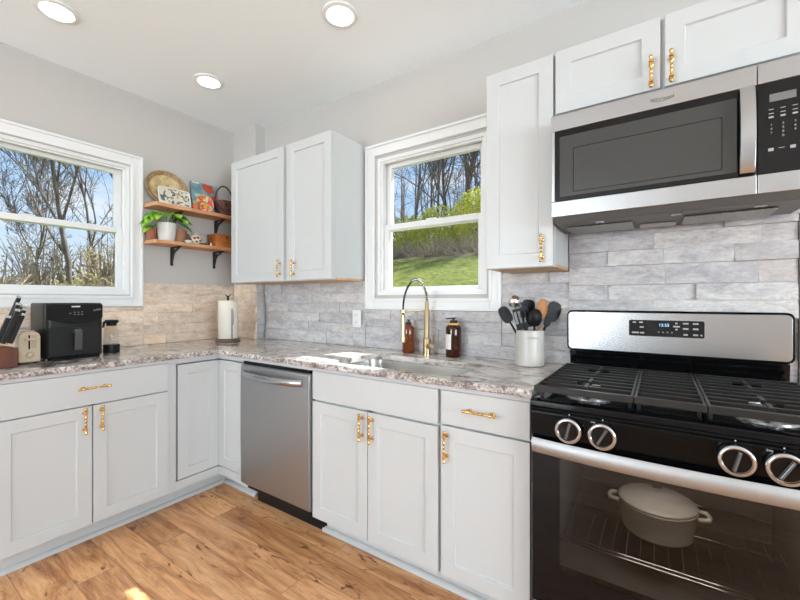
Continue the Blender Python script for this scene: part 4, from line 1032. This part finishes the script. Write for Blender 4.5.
leaning_disc(po, -.635, .018, .22, .146, .134, [(.80, .0012), (.90, .006), (1.0, .0115), (1.012, .0125), (1.012, .018), (.97, .016), (.84, .006), (.80, .0012)], PLATRIM, 'rim')
ft_ = root('floral_tray', (.06, -.605, Z1), 'cream tray with dark floral pattern in front of the oval platter', 'tray')
pr_ = rrect(-.728, -.515, .004, .125, .022)
build('panel', MB().prism(pr_, lambda u, w, s: (.078 - w * .2 + s * .98, u, Z1 + .0005 + w * .98 + s * .2), 0, .006), TRAYM, ft_, smooth=40)
mb = MB(); mb.tube([(.078 - w * .2 + .008, u, Z1 + .0015 + w * .98) for u, w in pr_ + pr_[:1]], .005, 8); build('rim', mb, CERW, ft_, smooth=60)
j = root('small_jar', (.075, -.487, Z1), 'small red-orange jar between the floral tray and floral plate', 'jar')
build('jar_body', MB().lathe([(0, 0), (.024, 0), (.026, .005), (.026, .04), (.022, .045), (0, .046)], (.085, -.478, Z1), seg=20), COPP, j, smooth=40)
build('lid', MB().lathe([(.022, .0465), (.022, .062), (.018, .066), (0, .067)], (.085, -.478, Z1), seg=20), M('olive_lid', (.30, .28, .12), .5), j, smooth=40)
pc = root('canvas_painting', (.0, -.36, Z1), 'teal canvas with red shapes leaning on the wall, upper shelf', 'painting')
fnp = lambda u, w, n: (.012 - w * .14 + n * .99, u, Z1 + w * .99 + n * .14)
build('canvas', MB().box(-.466, -.255, .003, .242, 0, .014, fn=fnp), TEAL, pc, bevel=.001)
for nm, poly, m in (('painted_patch', [(-.385, .238), (-.30, .236), (-.285, .18), (-.335, .165), (-.375, .195)], REDP), ('painted_patch', [(-.318, .15), (-.262, .16), (-.260, .105), (-.305, .100)], REDP),
                    ('painted_patch', [(-.305, .095), (-.260, .10), (-.259, .045), (-.305, .045)], NAVYP), ('painted_patch', [(-.462, .238), (-.40, .238), (-.41, .228), (-.462, .229)], LABELW),
                    ('painted_patch', [(-.448, .145), (-.405, .15), (-.40, .125), (-.44, .12)], M('pale_teal', (.45, .6, .62), .6))):
    build(nm, MB().prism(poly, fnp, .0142, .0150), m, pc)
fp = root('floral_plate', (.08, -.40, Z1), 'round plate of red and orange flowers in front of the teal canvas', 'plate')
leaning_disc(fp, -.405, .085, .18, .067, .067, [(0, -.003), (.7, -.003), (1, .006), (1, .008), (.68, .0005), (0, .0005)], FLORAL, 'plate')
leaning_disc(fp, -.405, .085, .18, .067, .067, [(.94, .0072), (1.0, .0085), (1.02, .0082), (1.02, .0045), (.98, .005)], M('pink_rim', (.7, .4, .3), .4), 'rim')
bk = root('wicker_basket', (.055, -.235, Z1), 'dark brown wicker basket with tall arched handle on the upper shelf', 'basket')
build('basket_body', MB().lathe([(0, 0), (.060, 0), (.063, .006), (.074, .105), (.078, .108), (.078, .116), (.070, .116), (.058, .01), (0, .008)], (.055, -.235, Z1), seg=28, sx=.85, sy=1.0), WICKER, bk, smooth=40)
mb = MB()
for k in range(6): mb.tube([(.055 + (.0645 + k * .0022) * .87 * math.cos(a), -.235 + (.0645 + k * .0022) * 1.02 * math.sin(a), Z1 + .012 + k * .0165) for a in [2 * PI * i / 24 for i in range(25)]], .0042, 5)
build('weave', mb, WICKER, bk, smooth=60)
build('handle', MB().tube([(.055, -.235 + .0765 * math.cos(a), Z1 + .105 + .135 * math.sin(a)) for a in [PI * i / 18 for i in range(19)]], .006, 8), M('dark_cane', (.075, .03, .022), .5), bk, smooth=60)

# lower shelf contents
pp = root('potted_pothos', (.03, -.64, Z2), 'trailing green pothos plant in a white pot on the lower shelf', 'plant')
PX, PY = .048, -.665
build('pot', MB().lathe([(0, 0), (.048, 0), (.051, .004), (.064, .120), (.065, .128), (.059, .128), (.056, .115), (.046, .01), (0, .008)], (PX, PY, Z2), seg=32), CERW, pp, smooth=40)
build('soil', MB().lathe([(.0565, .112), (.03, .118), (0, .119)], (PX, PY, Z2), seg=24), SOIL, pp, smooth=40)
def leaf(mb, base, dirv, L, W_, up=Vector((0, 0, 1)), droop=.3):
    d = dirv.normalized(); s = d.cross(up).normalized(); n_ = s.cross(d).normalized(); g = []
    for i in range(9):
        t_ = i / 8; w_ = W_ * (math.sin(PI * min(1, t_ * 1.0) ** .62) ** .9) * (1 - .12 * t_) if 0 < t_ < 1 else .001
        row = []
        for k in (-1, -.5, 0, .5, 1):
            p = base + d * (L * t_ - (.12 * L * abs(k) if t_ < .25 else 0)) + s * (w_ * k) + n_ * (abs(k) * w_ * .28 - droop * L * t_ * t_)
            row.append(mb.v(p))
        g.append(row)
    for a, b in zip(g, g[1:]):
        for k in range(4): mb.face([a[k], a[k + 1], b[k + 1], b[k]])
fol = MB(); stm = MB(); rr = random.Random(12)
specs = [(-2.3, .02, .10, .9), (-1.9, .05, .10, .7), (-1.4, .055, .10, .55), (-2.7, -.03, .09, .8), (-1.0, .04, .09, .7), (-.5, .05, .09, .8), (.1, .05, .10, .6), (.6, .04, .11, .7), (1.1, .03, .11, .8), (1.35, -.01, .11, 1.0),
         (1.7, .05, .10, .8), (-2.0, .00, .11, 1.0), (-1.6, .015, .11, .9), (.9, -.02, .10, 1.0), (2.3, .06, .08, .5), (-1.75, -.05, .10, .9), (1.0, .055, .10, .6)]
for (a, dz, ln, rd) in specs:
    dr_ = Vector((math.cos(a) * .8 + .25, math.sin(a), 0)).normalized(); st = Vector((PX, PY, Z2 + .118)) + dr_ * .02
    e_ = Vector((PX, PY, Z2 + .135 + dz)) + dr_ * (.045 + .055 * rd)
    if e_.x < XL + .03: e_.x = XL + .03
    stm.tube([st, st.lerp(e_, .5) + Vector((0, 0, .03)), e_], .0018, 5)
    leaf(fol, e_, dr_ + Vector((.25, 0, -.35 - .3 * rr.random())), ln * rr.uniform(.75, .95), .044 * rr.uniform(.85, 1.15), droop=rr.uniform(.15, .4))
for v in fol.bm.verts:
    if v.co.x < XL + .004: v.co.x = XL + .004 
    if v.co.z > Z1 - .03: v.co.z = Z1 - .03
build('foliage', fol, LEAF, pp, smooth=60, recalc=False); build('stems', stm, M('green_stem', (.12, .25, .04), .5), pp, smooth=60)
def small_pot(y, x, r0, r1, h, mat, label):
    o = root('clay_pot', (x, y, Z2), label, 'pot')
    build('pot', MB().lathe([(0, 0), (r0, 0), (r1, h * .8), (r1 * 1.06, h * .8), (r1 * 1.1, h), (r1 * .98, h), (r1 * .9, h * .78), (r0 * .85, .008), (0, .008)], (x, y, Z2), seg=28), mat, o, smooth=40)
    build('soil', MB().lathe([(r1 * .9, h * .85), (0, h * .88)], (x, y, Z2), seg=20), SOIL, o, smooth=40)
small_pot(-.744, -.002, .028, .032, .088, TERRA, 'slim brown clay pot left of the white plant pot')
small_pot(-.560, .012, .046, .046, .098, TERRAL, 'pale terracotta pot right of the white plant pot')
bw = build('small_bowl', MB().lathe([(0, 0), (.016, 0), (.028, .018), (.029, .022), (.026, .022), (.014, .005), (0, .004)], (.085, -.533, Z2), seg=24), CERW, smooth=40, origin=(.085, -.533, Z2))
tag(bw, 'tiny white bowl in front of the pale terracotta pot', 'bowl')
tp = root('teapot', (.045, -.465, Z2), 'small cream teapot with red and black decoration on the lower shelf', 'teapot')
TX, TY = .05, -.463
b_ = build('teapot_body', MB().lathe([(0, 0), (.034, 0), (.044, .02), (.046, .045), (.038, .068), (.026, .076), (0, .077)], (TX, TY, Z2), seg=28), POTD, tp, smooth=50)
mb = MB().lathe([(.024, .0772), (.02, .083), (.006, .088), (.007, .094), (0, .098)], (TX, TY, Z2), seg=20); build('lid', mb, POTD, tp, smooth=50)
build('spout', MB().tube([(TX + .01, TY - .040, Z2 + .03), (TX + .015, TY - .060, Z2 + .05), (TX + .02, TY - .068, Z2 + .072)], [.013, .009, .007], 10), GREYCLAY, tp, smooth=60)
build('handle', MB().tube([(TX, TY + .043, Z2 + .06), (TX, TY + .07, Z2 + .06), (TX, TY + .072, Z2 + .035), (TX, TY + .044, Z2 + .02)], .006, 8), POTD, tp, smooth=60)
for a, z, m, w in ((-.6, .045, DKRED, .012), (-.1, .05, DKRED, .012), (.3, .03, GREYCLAY, .010), (-.3, .022, GREYCLAY, .009), (.6, .05, GREYCLAY, .008)):
    build('painted_flower', MB().ball((TX + .0445 * math.cos(a), TY + .0445 * math.sin(a), Z2 + z), w, 10, 6, (.25, 1, .8), Matrix.Rotation(a, 3, 'Z')), m, b_, smooth=60)
cd = build('small_figurine', MB().lathe([(0, 0), (.009, 0), (.01, .004), (.008, .014), (.004, .018), (.006, .024), (0, .03)], (.085, -.362, Z2), seg=14), CERW, smooth=50, origin=(.085, -.362, Z2))
tag(cd, 'tiny white ornament left of the orange wooden box', 'ornament')
sl = root('saucer', (.085, -.425, Z2), 'small dark saucer in front of the cream teapot', 'saucer')
build('dish', MB().lathe([(0, 0), (.014, 0), (.030, .008), (.031, .010), (.013, .004), (0, .003)], (.095, -.428, Z2), seg=24), GREYCLAY, sl, smooth=50)
wb = root('wooden_box', (.05, -.24, Z2), 'orange-brown wooden lidded box at the right of the lower shelf', 'box')
build('box_body', MB().box(-.01, .105, -.335, -.165, Z2, Z2 + .082), BOXW, wb, bevel=.003)
build('lid', MB().box(-.014, .109, -.339, -.161, Z2 + .0825, Z2 + .102), BOXW, wb, bevel=.005)
build('clasp', MB().box(.1092, .112, -.258, -.242, Z2 + .068, Z2 + .092), BRASS, wb, bevel=.001)

# ------------------------------------------------------------------ ceiling lights
for (x, y, lb) in ((.502, -1.38, 'round recessed ceiling light nearest the left window'), (1.633, -.587, 'round recessed ceiling light nearest the sink window'), (.53, -.632, 'round recessed ceiling light in front of the corner shelves')):
    o = root('ceiling_light', (x, y, H - .012), lb, 'ceiling light', 'recessed ceiling lights')
    build('trim_ring', MB().lathe([(.062, -.004), (.068, -.010), (.088, -.006), (.091, -.0005), (.062, -.0005)], (x, y, H), seg=40), WHITE, o, smooth=40)
    build('diffuser', MB().lathe([(.0615, -.001), (.0615, -.005), (0, -.006)], (x, y, H), seg=32), EMW, o, smooth=40)

# ------------------------------------------------------------------ outdoors
def smooth01(a, b, x):
    t_ = min(1, max(0, (x - a) / (b - a))); return t_ * t_ * (3 - 2 * t_)
def ground(x, y):
    u = -x
    z = -.4 + 1.6 * smooth01(.6, 3, y) + .23 * max(0, y - 3) * (1 if y < 26 else 0) + (.23 * 23 if y >= 26 else 0)
    z += 1.5 * smooth01(.5, 6, u) * (1 - smooth01(0, 3, y)) + .035 * max(0, u - 6) * (1 - smooth01(0, 6, y))
    return z + .10 * noise.noise(Vector((x * .35, y * .35, 0))) * smooth01(1, 5, max(u, y))
def terrain_mat():
    m, t, b = new_mat('lawn_and_leaf_litter'); co = N(t, 'ShaderNodeTexCoord')
    n1 = N(t, 'ShaderNodeTexNoise', Scale=9.0, Detail=8.0, Roughness=.7); t.links.new(co.outputs['Object'], n1.inputs['Vector'])
    g = ramp(t, [(.34, (.035, .055, .01)), (.5, (.11, .14, .028)), (.64, (.23, .22, .065))]); t.links.new(n1.outputs['Fac'], g.inputs[0])
    n3 = N(t, 'ShaderNodeTexNoise', Scale=6.0, Detail=8.0, Roughness=.8); t.links.new(co.outputs['Object'], n3.inputs['Vector'])
    l = ramp(t, [(.3, (.06, .045, .03)), (.5, (.22, .17, .11)), (.7, (.40, .33, .24))]); t.links.new(n3.outputs['Fac'], l.inputs[0])
    n2 = N(t, 'ShaderNodeTexNoise', Scale=1.1, Detail=6.0, Roughness=.65); t.links.new(co.outputs['Object'], n2.inputs['Vector'])
    sp_ = N(t, 'ShaderNodeSeparateXYZ'); t.links.new(co.outputs['Object'], sp_.inputs[0])
    # lawn near the house behind the sink window, leaf litter beyond y = 9 m and to the west
    a = N(t, 'ShaderNodeMapRange'); a.inputs[1].default_value = 8.2; a.inputs[2].default_value = 9.6; t.links.new(sp_.outputs['Y'], a.inputs[0])
    bq = N(t, 'ShaderNodeMapRange'); bq.inputs[1].default_value = 9.5; bq.inputs[2].default_value = 7.5; t.links.new(sp_.outputs['Y'], bq.inputs[0])
    cq = N(t, 'ShaderNodeMapRange'); cq.inputs[1].default_value = -6.2; cq.inputs[2].default_value = -7.6; t.links.new(sp_.outputs['X'], cq.inputs[0])
    mu = N(t, 'ShaderNodeMath', operation='MULTIPLY'); t.links.new(bq.outputs[0], mu.inputs[0]); t.links.new(cq.outputs[0], mu.inputs[1])
    ad = N(t, 'ShaderNodeMath', operation='MAXIMUM'); t.links.new(a.outputs[0], ad.inputs[0]); t.links.new(mu.outputs[0], ad.inputs[1])
    rr_ = ramp(t, [(.45, 0), (.62, .8)]); t.links.new(n2.outputs['Fac'], rr_.inputs[0])
    inv = N(t, 'ShaderNodeMath', operation='SUBTRACT', use_clamp=True); t.links.new(ad.outputs[0], inv.inputs[0]); t.links.new(rr_.outputs[0], inv.inputs[1])
    c = mixn(t, inv.outputs[0], g.outputs[0], l.outputs[0]); t.links.new(c, b.inputs['Base Color']); b.inputs['Roughness'].default_value = .95; b.inputs['Specular IOR Level'].default_value = .1
    bp = N(t, 'ShaderNodeBump', Strength=.8, Distance=.06); t.links.new(n1.outputs['Fac'], bp.inputs['Height']); t.links.new(bp.outputs[0], b.inputs['Normal']); return m
mb = MB(); nx, ny = 90, 90; G = []
xs = [-60 + 85 * i / nx for i in range(nx + 1)]; ys = [-30 + 78 * j / ny for j in range(ny + 1)]
for y in ys: G.append([mb.v((x, y, ground(x, y) - (.35 if -.6 < x < 8.3 and -7.4 < y < 1.2 else 0))) for x in xs])
for j in range(ny):
    for i in range(nx): mb.face([G[j][i], G[j][i + 1], G[j + 1][i + 1], G[j + 1][i]])
structure('ground', mb, terrain_mat(), smooth=60, recalc=False)

BARK = two_tone('grey_bark', [(.3, (.085, .07, .058)), (.7, (.25, .215, .185))], 9, 6, .9, (1, 1, .25))
BARKB = two_tone('brown_bark', [(.3, (.10, .08, .065)), (.7, (.28, .23, .19))], 9, 6, .9, (1, 1, .25))
def leaf_mat(name, stops):
    m = two_tone(name, stops, 3, 4, .6); t = m.node_tree; b = t.nodes['Principled BSDF']; src = b.inputs['Base Color'].links[0].from_socket
    tl = N(t, 'ShaderNodeBsdfTranslucent'); t.links.new(src, tl.inputs[0]); ms = N(t, 'ShaderNodeMixShader'); ms.inputs[0].default_value = .62
    t.links.new(b.outputs[0], ms.inputs[1]); t.links.new(tl.outputs[0], ms.inputs[2]); t.links.new(ms.outputs[0], t.nodes['Material Output'].inputs[0]); return m
FORS = leaf_mat('yellow_green_leaf', [(.3, (.34, .40, .04)), (.5, (.66, .68, .10)), (.75, (.85, .82, .26))])
OLIVE = leaf_mat('olive_leaf', [(.3, (.22, .19, .08)), (.5, (.40, .36, .15)), (.75, (.52, .44, .26))])
TWIG = two_tone('dry_twig', [(.3, (.26, .20, .13)), (.7, (.60, .50, .37))], 4, 4, .9)
def rvec(r): return Vector((r.gauss(0, 1), r.gauss(0, 1), r.gauss(0, 1)))
def grow(mb, r, p, d, L, rad, depth, mbt, sides=6, maxd=4):
    n = (8, 6, 4, 3, 2)[min(depth, 4)]; pts_ = [p.copy()]; q = p.copy(); dd = d.normalized(); mn = .0062
    for i in range(n):
        dd = (dd + rvec(r) * (.12 if depth else .07) + Vector((0, 0, .07))).normalized(); q = q + dd * L / n; pts_.append(q.copy())
    (mbt if depth == 0 else mb).tube(pts_, [max(mn, rad * (1 - .75 * i / n)) for i in range(n + 1)], sides, cap=depth < 2)
    if depth >= maxd: return
    k = (11, 8, 6, 3)[depth]
    for j in range(k):
        f = r.uniform(.22 if depth == 0 else .2, 1.0); x = f * n; i = min(int(x), n - 1); b = pts_[i].lerp(pts_[i + 1], x - i)
        ax_ = dd.cross(rvec(r)).normalized(); nd = (dd * r.uniform(.7, 1.1) + ax_ * r.uniform(.4, .85) + Vector((0, 0, .12))).normalized()
        grow(mb, r, b, nd, L * (r.uniform(.42, .66) * (1.15 - .5 * f) if depth == 0 else r.uniform(.34, .58)), rad * (1 - .75 * f) * r.uniform(.42, .68), depth + 1, mbt, (6, 5, 4, 3, 3)[min(depth + 1, 4)], maxd)
def tree(x, y, h, rad, lean, seed, mat, label, group, fork=0, maxd=4):
    r = random.Random(seed); z = ground(x, y) - .25; o = root('bare_tree', (x, y, z), label, 'tree', group)
    t_, c_ = MB(), MB(); d = Vector((lean[0], lean[1], 1))
    grow(c_, r, Vector((x, y, z)), d, h, rad, 0, t_, 8, maxd)
    if fork:
        grow(c_, r, Vector((x + .1, y + .05, z)), Vector((lean[0] + fork, lean[1] + fork * .4, 1)), h * .9, rad * .75, 0, t_, 8, maxd)
    build('trunk', t_, mat, o, smooth=60, recalc=False); build('branches', c_, mat, o, smooth=60, recalc=False); return o
GL, GB = 'bare trees outside the left window', 'bare trees on the bank outside the sink window'
for (x, y, h, rad, ln, sd_, lb, fk) in (
    (-9.0, 1.25, 7.5, .14, (.06, -.10), 1, 'bare tree leaning left, first from the left in the left window', 0),
    (-10.5, 2.85, 9.0, .15, (0, .03), 2, 'dark bare tree with twin trunk left of centre in left window', .16),
    (-12.0, 4.55, 9.5, .17, (.0, -.22), 3, 'bare tree leaning left at the centre right of left window', .0),
    (-11.5, 5.15, 9.0, .24, (0, .05), 4, 'thickest pale-trunked bare tree near the right side of left window', .18),
    (-9.5, 4.75, 7.5, .10, (.05, .12), 5, 'slender bare tree at the right edge of left window', 0),
    (-17.0, 4.5, 9.5, .14, (0, -.1), 6, 'distant bare tree behind the twin-trunk tree in left window', 0),
    (-19.0, 7.6, 10, .15, (0, .1), 7, 'distant bare tree behind the thick pale trunk in left window', 0),
    (-15.0, 1.8, 6.5, .11, (0, .08), 9, 'distant low bare tree behind the left-leaning tree in left window', 0)):
    tree(x, y, h * .78, rad * .5, ln, sd_, BARK, lb, GL, fk)
for (x, y, h, rad, ln, sd_, lb, fk) in (
    (-6.8, 13.5, 9, .13, (.05, 0), 21, 'dark bare tree at the far left of the sink window', 0),
    (-7.2, 16.5, 11, .16, (.05, 0), 22, 'bare tree second from the left in the sink window', .12),
    (-5.9, 15.5, 10, .19, (-.16, 0), 23, 'bare tree with V-shaped trunks in the middle of sink window', .42),
    (-4.9, 16.0, 11, .24, (-.16, 0), 24, 'thick dark tree leaning left, right of the V-shaped tree', 0),
    (-3.2, 14.5, 10, .22, (.0, 0), 25, 'tall thick upright tree on the right half of sink window', .10),
    (-2.4, 15.0, 10, .12, (.04, 0), 26, 'slim bare tree at the right edge of the sink window', 0),
    (-6.5, 21.0, 12, .16, (0, 0), 27, 'distant bare tree behind the V-shaped tree in sink window', 0),
    (-9.5, 20.0, 12, .16, (.0, 0), 28, 'distant bare tree behind the left bank trees in sink window', 0),
    (-3.6, 20.5, 12, .16, (0, 0), 29, 'distant bare tree behind the tall upright tree', 0)):
    tree(x, y, h * .85, rad * .52, ln, sd_, BARK, lb, GB, fk, 3 if sd_ > 26 else 4)
def bush(x, y, w, d, h, n, mat, label, group, seed, ls=.09, zoff=0, twigs=26):
    r = random.Random(seed); z = ground(x, y) - .1 + zoff; o = root('shrub', (x, y, z), label, 'shrub', group)
    tw = MB(); lf = MB()
    for k in range(twigs):
        a = r.uniform(0, 2 * PI); e_ = Vector((x + math.cos(a) * w * r.uniform(.2, .8), y + math.sin(a) * d * r.uniform(.2, .8), z + h * r.uniform(.5, .95))); b = Vector((x + r.uniform(-.15, .15), y + r.uniform(-.15, .15), z))
        tw.tube([b, b.lerp(e_, .5) + rvec(r) * .06, e_], [.022, .013, .005], 5)
    for k in range(n):
        while True:
            p = Vector((r.uniform(-1, 1), r.uniform(-1, 1), r.uniform(-.2, 1)))
            if p.x ** 2 + p.y ** 2 + p.z ** 2 < 1 and noise.noise(p * 2.3 + Vector((seed, 0, 0))) > -.18: break
        c_ = Vector((x + p.x * w, y + p.y * d, z + max(.03, p.z) * h)); u_ = rvec(r).normalized() * ls * r.uniform(.6, 1.3); v_ = u_.cross(rvec(r)).normalized() * ls * .38
        lf.face([lf.v(c_ - u_), lf.v(c_ + v_), lf.v(c_ + u_), lf.v(c_ - v_)])
    build('twigs', tw, TWIG, o, recalc=False); build('foliage', lf, mat, o, recalc=False); return o
BG, LG = 'yellow-green shrubs on the bank', 'olive shrubs below the left window trees'
bush(-6.3, 12.4, 1.4, .8, 1.7, 2600, FORS, 'yellow-green shrub at the left of the sink window', BG, 31, zoff=.15)
bush(-4.7, 12.1, 1.5, .9, 2.0, 3000, FORS, 'broad yellow-green shrub in the middle of the sink window', BG, 32, zoff=.0)
bush(-3.0, 12.3, 1.2, .8, 2.2, 2400, FORS, 'tall yellow-green shrub at the right of the sink window', BG, 33, zoff=.3)
bush(-4.0, 14.0, 1.2, .8, 2.2, 1600, FORS, 'yellow-green shrub behind the broad middle shrub', BG, 34, zoff=.3)
bush(-7.2, 3.0, .9, .9, 1.0, 1000, OLIVE, 'olive shrub below the centre of the left window', LG, 41, .06)
bush(-7.8, 1.3, .9, 1.0, 1.1, 1000, OLIVE, 'olive shrub at the far left below the left window trees', LG, 42, .06)
bush(-8.2, 4.3, .9, 1.1, 1.2, 1000, OLIVE, 'olive shrub at the right below the left window trees', LG, 43, .06)
for (x, y, w_, d_, h_, lb, sd_) in ((-12.5, 1.6, 1.2, 1.3, 2.3, 'tall straggly olive shrub at the far left edge of the wood', 51), (-13.0, 3.3, 1.2, 1.3, 2.0, 'straggly olive shrub between the leaning and twin-trunk trees', 52),
                                    (-13.5, 5.2, 1.3, 1.4, 2.4, 'straggly olive shrub behind the centre of the left window', 53), (-12.8, 6.6, 1.2, 1.3, 2.1, 'straggly olive shrub at the right edge of the left window', 54)):
    bush(x, y, w_, d_, h_, 900, OLIVE, lb, LG, sd_, .07, 0, 90)
bush(-6.4, 2.2, .45, .5, .55, 900, FORS, 'small bright green shrub under the left window trees', LG, 44, .05)
# brushwood on the bank and far woodland: beyond counting
r = random.Random(77); mb = MB()
for k in range(2000):
    x, y = r.uniform(-8.5, 2), r.uniform(9.3, 11.2); z = ground(x, y)
    d = Vector((r.gauss(0, 1), r.gauss(0, .5), r.uniform(.1, 1.2))).normalized() * r.uniform(.3, 1.0); p = Vector((x, y, z - .05)); mb.tube([p, p + d * .5 + rvec(r) * .05, p + d], [.011, .008, .004], 3, False)
tag(build('brushwood', mb, TWIG, recalc=False), 'tangled dry brushwood on the bank below the yellow-green shrubs', 'brushwood', kind='stuff')
mb = MB()
for k in range(3800):
    x, y = -8.6 - abs(r.gauss(0, 2.6)), r.uniform(-.5, 8); z = ground(x, y)
    d = Vector((r.gauss(0, .6), r.gauss(0, .6), r.uniform(.2, 1.0))).normalized() * r.uniform(.3, 1.05); p = Vector((x, y, z - .05)); mb.tube([p, p + d * .5 + rvec(r) * .08, p + d], [.013, .010, .006], 3, False)
tag(build('brushwood', mb, TWIG, recalc=False), 'tangled dry undergrowth at the foot of the left window trees', 'brushwood', kind='stuff')
def thicket(name, pts_, label, hmin, hmax, seed):
    r = random.Random(seed); mb = MB()
    for (x, y) in pts_:
        z = ground(x, y) - .2; h = r.uniform(hmin, hmax); d = Vector((r.gauss(0, .07), r.gauss(0, .07), 1)); b = Vector((x, y, z)); rad = r.uniform(.03, .09)
        P_ = [b, b + d * h * .5 + rvec(r) * .12, b + d * h]; mb.tube(P_, [rad, rad * .7, rad * .15], 4, False)
        for q in range(12):
            f = r.uniform(.2, 1); s_ = b.lerp(P_[2], f); e_ = s_ + (Vector((r.gauss(0, 1), r.gauss(0, 1), r.uniform(.3, 1.6))).normalized()) * h * r.uniform(.1, .28)
            mb.tube([s_, s_.lerp(e_, .5) + rvec(r) * .08, e_], [.02, .013, .004], 3, False)
            for w_ in range(2):
                g_ = s_.lerp(e_, r.uniform(.3, .9)); mb.tube([g_, g_ + rvec(r).normalized() * h * .07 + Vector((0, 0, .1))], [.010, .003], 3, False)
    tag(build(name, mb, BARKB, recalc=False), label, 'woodland', kind='stuff')
thicket('woodland', [(r.uniform(-34, -20), r.uniform(1, 16)) for k in range(70)], 'distant bare woodland beyond the left window trees', 2.2, 4.2, 5)
thicket('woodland', [(r.uniform(-16, 8), r.uniform(17, 30)) for k in range(105)], 'dense bare woodland up the bank outside the sink window', 4, 8, 6)
